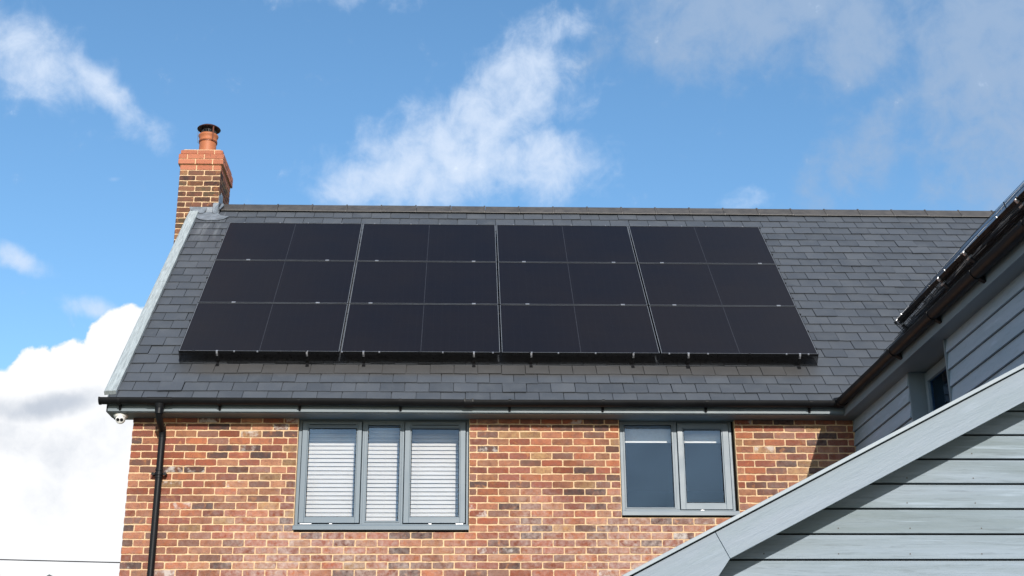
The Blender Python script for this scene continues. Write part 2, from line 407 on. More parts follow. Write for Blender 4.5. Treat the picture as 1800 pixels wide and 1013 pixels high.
def link(name, me, parent=None, loc=None, mat=None):
    o = D.objects.new(name, me); COL.objects.link(o); o.parent = parent
    if loc is not None: o.location = loc
    return o
def piece(name, mb, mat, parent=None, smooth=False, bev=0, kind=None, loc=None, center=False):
    if center and mb.v:
        c = sum((Vector(v) for v in mb.v), Vector())/len(mb.v)
        mb.v = [tuple(Vector(v)-c) for v in mb.v]; loc = c if loc is None else Vector(loc)+c
    o = link(name, mb.mesh(name, mat, smooth), parent, loc)
    if bev:
        b = o.modifiers.new('bevel', 'BEVEL'); b.width = bev; b.segments = 2; b.limit_method = 'ANGLE'; b.angle_limit = R(40)
        b.harden_normals = False
    if kind: o['kind'] = kind
    return o
def empty(name, loc=(0, 0, 0), rz=0):
    o = D.objects.new(name, None); COL.objects.link(o); o.location = loc; o.rotation_euler = (0, 0, rz); o.empty_display_size = .2; return o
def tag(o, label, cat, group=None):
    o['label'] = label; o['category'] = cat
    if group: o['group'] = group
    return o
def smooth_by_angle(o, a=35):
    me = o.data; me.polygons.foreach_set('use_smooth', [True]*len(me.polygons))
    try: me.set_sharp_from_angle(angle=R(a))
    except Exception: pass

# ------------------------------------------------------------------ setting
g = MB(); g.box(-600, 600, -600, 600, -.3, 0)
gr = piece('ground', g, 'gravel'); gr['kind'] = 'structure'

# ================================================================== BRICK HOUSE
# everything of the house is laid out about its origin at (0,0,G)
H = empty('brick_house', (0, 0, G))
tag(H, 'red brick house with dark slate roof, external gable chimney and two grey casement windows', 'house')
YW = -.17; XL = -.378; XR = 7.214
ZS = -.795                                # soffit level
W1 = (1.345, 3.135, -1.985); W2 = (4.715, 5.94, -1.832)
GZ = -G
# mortar bed behind the bricks, with true openings
w = MB(); ym = YW+.0055; yi = .12
def wl(x0, x1, z0, z1): w.box(x0, x1, ym, yi, z0, z1)
wl(XL+.006, W1[0], GZ, ZS+.1); wl(W1[0], W1[1], GZ, W1[2]); wl(W1[1], W2[0], GZ, ZS+.1); wl(W2[0], W2[1], GZ, W2[2]); wl(W2[1], XR+.15, GZ, ZS+.1)
piece('wall', w, 'mortar', H)
YB = 6.36                                 # back wall, so that the ridge is in the middle
w = MB(); w.box(XL+.006, XL+.3, yi, YB, GZ, ZS); w.box(XL+.3, 13.0, YB-.3, YB, GZ, ZS); w.box(12.7, 13.0, yi, YB-.3, GZ, ZS)
w.prism([(XL+.006, -.1, ZS), (XL+.006, YB, ZS), (XL+.006, 3.1, 2.85)], (.29, 0, 0))
piece('wall', w, 'mortar', H)
# rooms behind the windows
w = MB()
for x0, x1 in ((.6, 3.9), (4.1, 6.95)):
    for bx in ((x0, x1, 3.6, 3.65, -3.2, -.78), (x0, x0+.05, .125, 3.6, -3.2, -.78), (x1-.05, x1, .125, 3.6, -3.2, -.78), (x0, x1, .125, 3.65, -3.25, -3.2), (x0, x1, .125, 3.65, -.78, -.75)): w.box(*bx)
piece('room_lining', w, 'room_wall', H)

# ---- brick pieces
def brick_variant(l, h, d, rs, jit=.0019):
    """front outline irregular, slightly pillowed; lies in XZ, front at y=0, body behind"""
    r = random.Random(rs); pts = []
    nx = max(2, int(round(l/.036)))
    for i in range(nx): pts.append((-l/2+l*i/nx, -h/2))
    for i in range(2): pts.append((l/2, -h/2+h*i/2))
    for i in range(nx): pts.append((l/2-l*i/nx, h/2))
    for i in range(2): pts.append((-l/2, h/2-h*i/2))
    out = []
    for x, z in pts:
        cx = .0014 if (abs(abs(x)-l/2) < 1e-6 and abs(abs(z)-h/2) < 1e-6) else 0
        out.append((x-math.copysign(cx, x)+r.uniform(-jit, jit), z-math.copysign(cx, z)+r.uniform(-jit, jit)))
    n = len(out)
    v = [(x-math.copysign(.0012, x), r.uniform(-.0006, .0006), z-math.copysign(.0011, z)) for x, z in out]+[(x, .004, z) for x, z in out]+[(x, d, z) for x, z in out]
    f = [tuple(range(n))]
    for i in range(n):
        j = (i+1) % n; f += [(i, i+n, j+n, j), (i+n, i+2*n, j+2*n, j+n)]
    return v, f
FULL, HALF = .2135, .1015
BV = {}
def get_var(l, h, k, d=.016, jit=.0024):
    key = (round(l, 3), round(h, 3), k, d, jit)
    if key not in BV: BV[key] = brick_variant(l, h, d, hash(key) & 0xffff, jit)
    return BV[key]
BME = {}
def brick_mesh(l, h, k, mat, d=.016, jit=.0024):
    key = (round(l, 3), round(h, 3), k, mat, d, jit)
    if key not in BME:
        v, f = get_var(l, h, k, d, jit); mb = MB(); mb.poly(v, f); BME[key] = mb.mesh('brick', mat)
    return BME[key]
def put_brick(mb, l, h, k, c, rot=None, d=.016, jit=.0024):
    v, f = get_var(l, h, k, d, jit); c = Vector(c)
    pts = [(rot @ Vector(q) if rot else Vector(q))+c for q in v]
    mb.cur = random.random(); mb.poly(pts, f)
P = .2245; CG = .0757; Z0 = -.847; BH = .0635
bricks = []
nrow = int((G-.85)/CG)
for k in range(-1, nrow):
    zt = Z0-CG*k; zc = zt-CG/2                 # mortar centre lines zt and zt-CG
    x = XL; first = True
    row = []
    full = (k % 2 == 1)
    edges = [XL]
    x = XL+(P if full else P/2)
    while x < XR-.02: edges.append(x); x += P
    edges.append(XR)
    spans = list(zip(edges[:-1], edges[1:]))
    for o in (W1, W2):
        if zc > o[2]:
            ns = []
            for a, b in spans:
                if b <= o[0] or a >= o[1]: ns.append((a, b)); continue
                if a < o[0]: ns.append((a, o[0]))
                if b > o[1]: ns.append((o[1], b))
            # merge slivers into the neighbour and cut again as in the photograph's queen closers
            ms = []
            for a, b in ns:
                if ms and abs(ms[-1][1]-a) < 1e-6 and (b-a) < .07:
                    a0 = ms[-1][0]; tot = b-a0; cut = a0+(tot*.62)
                    ms[-1] = (a0, cut); ms.append((cut, b))
                elif ms and abs(ms[-1][1]-a) < 1e-6 and (ms[-1][1]-ms[-1][0]) < .07:
                    a0 = ms[-1][0]; tot = b-a0; cut = a0+tot*.4
                    ms[-1] = (a0, cut); ms.append((cut, b))
                else: ms.append((a, b))
            spans = ms
    for a, b in spans:
        if b-a < .03: continue
        bricks.append((a, b, zc, k))
def area_in_view(a, b, zc):
    u0, v0 = px_of((a, YW, zc+.03+G)); u1, v1 = px_of((b, YW, zc-.03+G))
    # the barge board in front hides the lower right
    if v0 > 1013 or v1 > 1025: return 0
    um = (u0+u1)/2; vm = (v0+v1)/2
    if vm > 1013-(um-1093)*(1013-640)/700: return 0
    return (u1-u0)*(v1-v0)
bricks = [(area_in_view(a, b, zc), a, b, zc, k) for a, b, zc, k in bricks]
bricks.sort(key=lambda t: -t[0])
stuffb = MB()
for i, (ar, a, b, zc, k) in enumerate(bricks):
    l = b-a-.0115
    q = min((FULL, HALF), key=lambda s: abs(s-l))
    if abs(q-l) < .008: l = q
    else: l = round(l/.01)*.01
    var = random.randrange(7)
    c = ((a+b)/2+random.uniform(-.001, .001), YW+random.uniform(-.0015, .001), zc+random.uniform(-.0012, .0012))
    if i < 255 and ar > 0:
        o = link('brick', brick_mesh(l, BH, var, 'wall_brick'), H, c); o.rotation_euler = (0, random.uniform(-.006, .006), random.uniform(-.008, .008))
    else: put_brick(stuffb, l, BH, var, c)
# return of the corner (gable side)
for k in range(-1, 40):
    zc = Z0-CG*(k+.5)
    for j in range(12):
        y = YW+(.0 if k % 2 else P/2)+P*j
        put_brick(stuffb, FULL, BH, j % 7, (XL, y+P/2, zc), Matrix.Rotation(-math.pi/2, 3, 'Z'))
piece('brick', stuffb, 'wall_brick', H, kind='stuff')

# ---- roof
U = Vector((1, 0, 0)); S_ = Vector((0, ca, sa)); NR = Vector((0, -sa, ca))
def RP(x, s, h=0):                          # h = height above the top surface of the array
    return U*x+S_*s+NR*h
HS = -.160                                  # slate surface
RY, RZ = 3.10, 3.03                         # ridge
roof = MB()
roof.prism([RP(-.60, -.72, HS-.05), RP(10.9, -.72, HS-.05), RP(13.4, 4.33, HS-.05), RP(-.60, 4.33, HS-.05)], NR*.03)
rf = piece('roof', roof, 'slate', H)
b = MB(); bs = Vector((0, -ca, sa)); rb = Vector((0, RY, RZ-.04))
b.prism([rb+U*-.6, rb+U*13.4, rb+U*13.4+Vector((0, ca, -sa))*5.1, rb+U*-.6+Vector((0, ca, -sa))*5.1], Vector((0, sa, ca))*.03)
piece('rear_slope', b, 'slate', H)
SW, SG = .2578, .1996
def slate_geo(l, wid, seed):
    r = random.Random(seed); t = .008
    # lower edge ragged by a millimetre or two, corners chipped
    xs = [-wid/2, -wid/6, wid/6, wid/2]; lo = [(x, r.uniform(-.0032, .0032)) for x in xs]
    top = [(wid/2, l), (-wid/2, l)]
    ol = lo+top; n = len(ol)
    def hh(y): return .0155-.0125*y/.2*.9
    v = [(x, y, hh(y)) for x, y in ol]+[(x, y, hh(y)-t) for x, y in ol]
    f = [tuple(range(n)), tuple(range(2*n-1, n-1, -1))]+[(i, i+n, (i+1) % n+n, (i+1) % n) for i in range(n)]
    return v, f
SV = [slate_geo(.235, SW-.0062, 11+i) for i in range(6)]
SLM = []
for v, f in SV:
    mb = MB(); mb.poly(v, f); SLM.append(mb.mesh('slate', 'slate'))
RM = Matrix((U, S_, NR)).transposed()        # local (x, slope, normal) to world
REUL = RM.to_euler()
slates = []
for k in range(-4, 22):
    s0 = -.010+SG*k+{-4: .0, -3: .022, -2: .010}.get(k, 0)
    ph = 4.895 if k % 2 == 0 else 5.027
    x = ph-SW*21-SW/2
    smax = 4.20-s0
    while x < 13.2:
        ylim = s0*ca                          # valley on the right
        xe = 7.36+max(0, s0*ca)+1.2
        if x+SW/2 > -.60 and x-SW/2 < xe:
            slates.append((k, s0, x))
        x += SW
def slate_area(k, s0, x):
    p = [px_of(RP(x+dx, s0+ds, HS)+Vector((0, 0, G))) for dx, ds in ((-SW/2, 0), (SW/2, 0), (SW/2, SG), (-SW/2, SG))]
    cx = sum(q[0] for q in p)/4; cy = sum(q[1] for q in p)/4
    if .1 < x < 6.95 and -.02 < s0 < 3.75-.16: return 0
    # hidden by the wing roof
    if cx > 1470 and cy > 705-(cx-1470)*(705-578)/(1570-1470)-8 and cx < 1570: return 0
    if cx >= 1570 and cy > 578-(cx-1570)*(578-376)/(1755-1570)-8: return 0
    if cx < 185: return 0
    return abs(p[1][0]-p[0][0])*abs(p[0][1]-p[2][1])
slates = sorted([(slate_area(*q),)+q for q in slates], key=lambda t: -t[0])
ss = MB(); nn = 0
for ar, k, s0, x in slates:
    var = random.randrange(6); lift = random.uniform(0, .0055); ds = random.gauss(0, .003)+.0035*math.sin(x*.9+k*1.7)
    if random.random() < .05: lift += .004; ds -= random.uniform(0, .006)
    if k == -3 and abs(x-.02) < .14: ds -= .012; lift += .006
    tilt = random.gauss(0, .006)
    if x-SW/2 < -.60:
        x = x+.0; xl = -.60
    if nn < 290 and ar > 0 and x-SW/2 > -.60:
        o = link('slate', SLM[var], H, RP(x, s0+ds, HS-.006+lift)); nn += 1
        e = (RM @ Matrix.Rotation(tilt, 3, 'Z')).to_euler(); o.rotation_euler = e
    else:
        v, f = SV[var]; ss.cur = random.random()
        rot = RM @ Matrix.Rotation(tilt, 3, 'Z'); c = RP(x, s0+ds, HS-.006+lift)
        pts = []
        for q in v:
            q2 = Vector(q)
            if x+q2.x < -.60: q2.x = -.60-x
            if s0+q2.y > 4.3: q2.y = 4.3-s0
            pts.append(rot @ q2+c)
        ss.poly(pts, f)
piece('slate', ss, 'slate', H, kind='stuff')
# ridge tiles
def ridge_mesh():
    mb = MB(); l = .468; prof = []
    A = Vector((0, 0, .034)); n1 = Vector((0, -ca, -sa)); n2 = Vector((0, ca, -sa))
    th = .013
    o1 = [A+n1*.205, A+n1*.03, A+Vector((0, 0, -.012)), A+n2*.03, A+n2*.205]
    o1 = [o1[0], o1[1], A+Vector((0, 0, -.006)), o1[3], o1[4]]
    inn = [p+Vector((0, 0, -th*.7)) for p in o1]
    pts = o1+inn[::-1]
    mb.prism([(.004, p.y, p.z) for p in pts], (l-.019, 0, 0))
    # collar at the joint
    big = [A+n1*.206+Vector((0, -.003, .001)), A+n1*.03+Vector((0, -.002, .003)), A+Vector((0, 0, -.001)), A+n2*.03+Vector((0, .002, .003)), A+n2*.206+Vector((0, .003, .001))]
    inn = [p+Vector((0, 0, -.018)) for p in big]
    mb.prism([(l-.016, p.y, p.z+.006) for p in big+inn[::-1]], (.02, 0, 0))
    return mb.mesh('ridge_tile', 'ridge_tile')
rm = ridge_mesh(); x = .042-.4718
for i in range(26):
    o = link('ridge_tile', rm, H, (x, RY, RZ+.018+random.uniform(-.002, .002))); o.rotation_euler = (0, random.uniform(-.002, .002), 0)
    if i == 0: o.location.x = -.262; o.scale.x = .66
    x += .4718
# verge trim in two lengths, board under it
def verge(s0, s1):
    mb = MB(); o = []
    sec = [(-.655, -.165), (-.655, -.122), (-.64, -.113), (-.60, -.109), (-.575, -.112), (-.545, -.105), (-.530, -.112), (-.530, -.15)]
    mb.prism([RP(x, s0, h) for x, h in sec], S_*(s1-s0)); return mb
piece('verge_trim', verge(-.665, 1.9), 'verge_trim', H); piece('verge_trim', verge(1.904, 4.08), 'verge_trim', H)
b = MB(); b.prism([RP(-.605, -.70, -.17), RP(-.605, 4.3, -.17), RP(-.605, 4.3, -.36), RP(-.605, -.50, -.36)], U*.025)
b.prism([RP(-.58, -.4, -.34), RP(-.58, 4.2, -.34), RP(XL+.01, 4.2, -.34), RP(XL+.01, -.4, -.34)], NR*.02)
piece('gable_board', b, 'fascia_paint', H)
# fascia, soffit and box end
YF = -.41
b = MB(); b.box(-.593, 7.058, YF, YF+.02, -.786, -.685); piece('fascia', b, 'fascia_paint', H, bev=.002)
b = MB(); b.box(-.592, 7.27, YF+.021, YW+.08, ZS+.001, ZS+.013); b.box(-.598, -.5935, YF+.002, YW+.02, -.79, -.60); b.box(-.592, XL, YW-.004, YW+.016, ZS+.013, -.45)
piece('soffit', b, 'fascia_paint', H)
b = MB(); b.box(-.600, -.5985, YF-.004, YW+.02, -.792, -.62); b.box(-.600, -.588, YF-.0045, YF-.001, -.79, -.64); piece('corner_strip', b, 'black_plastic', H)

# ---- gutter
def gutter(mb, a, b_, out, r=.056, th=.003, n=14, lip=.006):
    """half-round channel from a to b_, centre line at lip height; out = outward horizontal unit vector"""
    a = Vector(a); d = Vector(b_)-a; out = Vector(out); up = Vector((0, 0, 1)); o_, i_ = [], []
    for k in range(n+1):
        t = math.pi*k/n; e = out*math.cos(t)-up*math.sin(t)
        o_.append(a+e*r); i_.append(a+e*(r-th))
    pr = [a+out*(r+.002)+up*lip]+o_+[a-out*r+up*lip, a-out*(r-th)+up*lip]+i_[::-1]+[a+out*(r-.005)+up*lip]
    m_ = len(pr); q = [p+d for p in pr]
    o = len(mb.v); mb.v += [tuple(p) for p in pr+q]
    for i in range(m_):
        j = (i+1) % m_; mb.f.append((o+i, o+j, o+m_+j, o+m_+i)); mb.a.append(0)
    mb.f.append(tuple(range(o+m_-1, o-1, -1))); mb.a.append(0); mb.f.append(tuple(range(o+m_, o+2*m_))); mb.a.append(0)
YGC = YF-.057; ZG_ = -.672
b = MB(); gutter(b, (-.65, YGC, ZG_), (1.6, YGC, ZG_-.002), (0, -1, 0)); gutter(b, (1.6, YGC, ZG_-.002), (3.3, YGC, ZG_-.012), (0, -1, 0)); gutter(b, (3.3, YGC, ZG_-.012), (6.96, YGC, ZG_-.004), (0, -1, 0))
gt = piece('gutter', b, 'black_plastic', H); smooth_by_angle(gt)
def disc_half(mb, a, thick, ax, out, r):
    a = Vector(a); pts = [a+Vector(out)*r*math.cos(t)-Vector((0, 0, 1))*r*math.sin(t) for t in [math.pi*k/12 for k in range(13)]]
    mb.prism([a+Vector(out)*r+Vector((0, 0, .008))]+pts+[a-Vector(out)*r+Vector((0, 0, .008))], Vector(ax)*thick)
b = MB(); disc_half(b, (-.665, YGC, ZG_), .018, (1, 0, 0), (0, -1, 0), .061); disc_half(b, (-.668, YGC, ZG_), .004, (1, 0, 0), (0, -1, 0), .05); piece('end_cap', b, 'black_plastic', H)
def clip(mb, x, yc, zc, w=.028):
    gutter(mb, (x-w/2, yc, zc), (x+w/2, yc, zc), (0, -1, 0), .0605, .006)
    mb.box(x-w/2, x+w/2, yc+.045, yc+.056, zc-.085, zc+.005)
    mb.prism([(x-w*.4, yc+.05, zc-.055), (x-w*.4, yc+.05, zc-.10), (x-w*.4, yc+.03, zc-.06)], (w*.8, 0, 0))
cm = MB(); clip(cm, 0, 0, 0); cme = cm.mesh('gutter_bracket', 'black_plastic')
XB = [-.46, 1.10+.0, 2.12, 4.32, 5.41, 6.70, -.02+.35, 3.2+.0]
for x in (-.46, .56, 1.38, 2.42, 4.52, 5.60, 6.69, 3.55):
    link('gutter_bracket', cme, H, (x, YGC, ZG_-.006))
b = MB(); gutter(b, (3.075, YGC, ZG_-.012), (3.175, YGC, ZG_-.012), (0, -1, 0), .0615, .007)
for x in (3.077, 3.160): b.box(x, x+.014, YGC-.066, YGC-.05, ZG_-.03, ZG_+.004)
piece('gutter_joint', b, 'black_plastic', H)
# outlet, swan neck and downpipe
XP = -.048; YP = YW-.062
b = MB(); gutter(b, (XP-.125, YGC, ZG_), (XP+.13, YGC, ZG_), (0, -1, 0), .062, .007)
b.tube([(XP, YGC, ZG_-.05), (XP, YGC, ZG_-.115)], [.052, .036], 20); piece('gutter_outlet', b, 'black_plastic', H)
b = MB(); b.tube([(XP, YGC, ZG_-.10), (XP, YGC, ZG_-.155)], .041, 20)
b.tube([(XP, YGC, ZG_-.14), (XP, YGC+.01, ZG_-.165), (XP, YGC+.09, ZG_-.225), (XP, YP-.01, ZG_-.275), (XP, YP, ZG_-.30)], .0345, 20)
b.tube([(XP, YP-.035, ZG_-.245), (XP, YP-.005, ZG_-.29), (XP, YP, ZG_-.34)], .039, 20)
smooth_by_angle(piece('pipe_bend', b, 'black_plastic', H))
b = MB(); b.tube([(XP, YP, ZG_-.29), (XP, YP, -G+.05)], .0345, 20); smooth_by_angle(piece('downpipe', b, 'black_plastic', H))
for z in (-1.40, -3.3, -5.2):
    b = MB(); b.tube([(XP, YP, z-.015), (XP, YP, z+.015)], .044, 20); b.tube([(XP, YP, z-.045), (XP, YP, z-.03)], .040, 20); b.tube([(XP, YP, z+.03), (XP, YP, z+.05)], .040, 20)
    b.box(XP-.07, XP+.07, YP-.006, YP+.01, z-.011, z+.011)
    for sx in (-1, 1): b.tube([(XP+sx*.062, YP+.045, z), (XP+sx*.062, YP-.012, z)], .016, 10)
    smooth_by_angle(piece('pipe_clip', b, 'black_plastic', H))

# ---- chimney
CH = empty('chimney'); CH.parent = H
CX0, CX1, CY0, CY1 = -.835, -.277, 2.93, 3.70
b = MB(); b.box(CX0+.006, CX1-.006, CY0+.006, CY1-.006, GZ, 3.79)
b.box(CX0-.018, CX1+.018, CY0-.018, CY1+.018, 3.59, 3.735); piece('stack', b, 'mortar', CH)
b = MB(); b.prism([(CX0+.03, CY0+.03, 3.80), (CX1-.03, CY0+.03, 3.80), (CX1-.03, CY1-.03, 3.80), (CX0+.03, CY1-.03, 3.80)], (0, 0, .03)); piece('flaunching', b, 'mortar', CH)
CHH = .0788; rotX = Matrix.Rotation(math.pi/2, 3, 'Z'); rotL = Matrix.Rotation(-math.pi/2, 3, 'Z')
chs = MB()
PC = (CX1-CX0)/2.5
def course(zc, mat, out, k, h=.066, jit=.0024, single=True):
    x0, x1, y0, y1 = CX0-out, CX1+out, CY0-out, CY1+out
    pc = (x1-x0)/2.5 if out < .01 else .2325
    e = [x0]
    x = x0+(pc if k % 2 else pc/2)
    while x < x1-.03: e.append(x); x += pc
    e.append(x1)
    if e[-1]-e[-2] < .05: e.pop(-2)
    for a, bb in zip(e[:-1], e[1:]):
        l = bb-a-.011; l = round(l, 2)
        o = link('brick', brick_mesh(l, h, random.randrange(4), mat, .016, jit), CH, ((a+bb)/2, y0, zc))
    e = [y0]; y = y0+(pc/2 if k % 2 else pc)
    while y < y1-.03: e.append(y); y += pc
    e.append(y1)
    if e[-1]-e[-2] < .05: e.pop(-2)
    for a, bb in zip(e[:-1], e[1:]):
        l = round(bb-a-.011, 2)
        if zc > 2.9:
            o = link('brick', brick_mesh(l, h, random.randrange(4), mat, .016, jit), CH, (x1, (a+bb)/2, zc)); o.rotation_euler = (0, 0, math.pi/2)
        if single: put_brick(chs, l, h, 1, (x0, (a+bb)/2, zc), rotL, .016, jit)
k = 0; z = 3.505-CHH/2
while z > 2.3:
    course(z, 'stack_brick', 0, k); z -= CHH; k += 1
piece('brick', chs, 'stack_brick', CH, kind='stuff')
while z > -G:                                    # lower part of the stack, outside the gable
    z -= CHH
chs = MB()
course(3.545, 'smooth_brick', .0, 1, .069, .0008)
course(3.625, 'smooth_brick', .026, 1, .069, .0008)
course(3.703, 'smooth_brick', .026, 0, .069, .0008)
course(3.778, 'smooth_brick', .006, 1, .056, .0008)
piece('brick', chs, 'smooth_brick', CH, kind='stuff')
PX, PY = -.562, 3.31
b = MB(); b.lathe([(.118, 3.80), (.118, 4.10), (.117, 4.105), (.128, 4.112), (.131, 4.118), (.128, 4.128), (.122, 4.135), (.124, 4.165), (.134, 4.185), (.140, 4.20), (.138, 4.212), (.128, 4.222), (.112, 4.222), (.105, 4.0)], (PX, PY, 0), 36)
smooth_by_angle(piece('chimney_pot', b, 'pot_clay', CH), 50)
CO = empty('cowl'); CO.parent = CH
b = MB(); b.lathe([(.0, 4.372), (.07, 4.362), (.13, 4.342), (.158, 4.322), (.164, 4.312), (.160, 4.308), (.150, 4.314), (.12, 4.330), (.06, 4.346), (0, 4.352)], (PX, PY, 0), 40)
b2 = MB()
for i in range(26):
    a = 2*math.pi*i/26; b2.tube([(PX+.1*math.cos(a), PY+.1*math.sin(a), 4.21), (PX+.1*math.cos(a), PY+.1*math.sin(a), 4.336)], .0025, 5)
for z in (4.24, 4.27, 4.30):
    b2.lathe([(.1, z), (.103, z), (.103, z+.004), (.1, z+.004), (.1, z)], (PX, PY, 0), 26)
D.objects.remove(CO)
smooth_by_angle(piece('cowl_lid', b, 'cowl_dark', CH), 50); piece('cowl_mesh', b2, 'black_metal', CH)
for a in (-55, 65, 185):
    t = R(a); u = Vector((math.cos(t), math.sin(t), 0)); vv = Vector((-math.sin(t), math.cos(t), 0)); c = Vector((PX, PY, 0))
    mb = MB()
    for (r0, z0), (r1, z1) in (((.143, 4.10), (.147, 4.215)), ((.147, 4.215), (.150, 4.318))):
        p = [c+u*r0-vv*.009+Vector((0, 0, z0)), c+u*r0+vv*.009+Vector((0, 0, z0)), c+u*r1+vv*.009+Vector((0, 0, z1)), c+u*r1-vv*.009+Vector((0, 0, z1))]
        mb.prism(p, u*.003)
    piece('cowl_strap', mb, 'cowl_metal' if a == -55 else 'black_metal', CH)
mb = MB(); mb.lathe([(.1225, 4.095), (.129, 4.095), (.129, 4.104), (.1225, 4.104)], (PX, PY, 0), 30); piece('cowl_band', mb, 'cowl_metal', CH)
# lead flashing
mb = MB()
def dress(pts, h=-.1415, th=.004):
    mb.prism([RP(x, s, h) for x, s in pts], NR*th)
dress([(-.60, 4.13), (-.545, 3.96), (-.505, 3.885), (-.45, 3.85), (-.40, 3.83), (-.32, 3.838), (-.235, 3.83), (-.166, 3.875), (-.102, 3.965), (-.15, 3.975), (-.213, 3.992), (-.258, 4.055), (-.26, 4.22), (-.60, 4.22)])
fl = piece('lead_apron', mb, 'lead', H)
mb = MB(); yq = CY0-.006
mb.prism([(-.66, yq, 2.955), (-.635, yq, 2.84), (-.36, yq, 2.80), (-.27, yq, 2.80), (-.27, yq, 3.02), (-.335, yq, 3.02), (-.35, yq, 2.955)], (0, .004, 0))
mb.prism([(-.345, yq-.005, 3.005), (-.35, yq-.012, 2.90), (-.33, yq-.035, 2.855), (-.295, yq-.045, 2.835), (-.275, yq-.02, 2.86), (-.268, yq-.005, 3.015)], (0, .003, 0))
mb.prism([(-.655, yq-.005, 2.95), (-.63, yq-.02, 2.90), (-.54, yq-.03, 2.865), (-.50, yq-.05, 2.84), (-.455, yq-.035, 2.855), (-.43, yq-.01, 2.90), (-.425, yq-.005, 2.95)], (0, .003, 0))
piece('lead_upstand', mb, 'lead', H)
mb = MB(); xq = CX1+.003
mb.prism([(xq, CY0-.01, 2.82), (xq, CY0-.01, 3.12), (xq, CY0+.06, 3.17), (xq, CY0+.12, 3.17), (xq, CY0+.12, 3.22), (xq, CY0+.25, 3.22), (xq, CY0+.25, 3.05), (xq, CY0+.1, 2.93)], (.004, 0, 0))
mb.tube([(xq+.02, CY0+.17, 3.07), (xq+.045, CY0+.04, 3.00), (xq+.02, CY0-.02, 2.92)], [.02, .02, .012], 8)
piece('side_flashing', mb, 'lead', H)

# ---- windows
def rect_ring(mb, x0, x1, z0, z1, wx, wz0, wz1, yf, yb):
    """four butted bars: side bars full height"""
    mb.box(x0, x0+wx, yf, yb, z0, z1); mb.box(x1-wx, x1, yf, yb, z0, z1)
    mb.box(x0+wx, x1-wx, yf, yb, z1-wz1, z1); mb.box(x0+wx, x1-wx, yf, yb, z0, z0+wz0)
YFR = -.10
def casement(parent, x0, x1, z0, z1, gx0, gx1, gz0, gz1, handle=True):
    yo = YFR-.016
    m1 = MB(); m1.box(x0, gx0-.014, yo, YFR+.03, z0, z1); m1.box(gx1+.014, x1, yo, YFR+.03, z0, z1)
    m1.box(gx0-.014, gx1+.014, yo, YFR+.03, gz1+.014, z1); m1.box(gx0-.014, gx1+.014, yo, YFR+.03, z0, gz0-.014)
    piece('casement', m1, 'frame_paint', parent, bev=.0025)
    m2 = MB(); rect_ring(m2, gx0-.0138, gx1+.0138, gz0-.0138, gz1+.0138, .012, .012, .012, yo+.009, YFR+.02); piece('glazing_bead', m2, 'frame_paint', parent, bev=.002)
    m4 = MB(); rect_ring(m4, gx0-.002, gx1+.002, gz0-.002, gz1+.002, .006, .006, .006, YFR+.004, YFR+.012); piece('seal', m4, 'seal_and_gap_black', parent)
    m3 = MB(); m3.box(gx0, gx1, YFR+.012, YFR+.016, gz0, gz1); piece('pane', m3, 'glass', parent)
def fixed(parent, gx0, gx1, gz0, gz1):
    m2 = MB(); rect_ring(m2, gx0-.014, gx1+.014, gz0-.014, gz1+.014, .013, .013, .013, YFR-.006, YFR+.03); piece('glazing_bead', m2, 'frame_paint', parent, bev=.002)
    m4 = MB(); rect_ring(m4, gx0-.002, gx1+.002, gz0-.002, gz1+.002, .006, .006, .006, YFR+.008, YFR+.016); piece('seal', m4, 'seal_and_gap_black', parent)
    m3 = MB(); m3.box(gx0, gx1, YFR+.016, YFR+.020, gz0, gz1); piece('pane', m3, 'glass', parent)
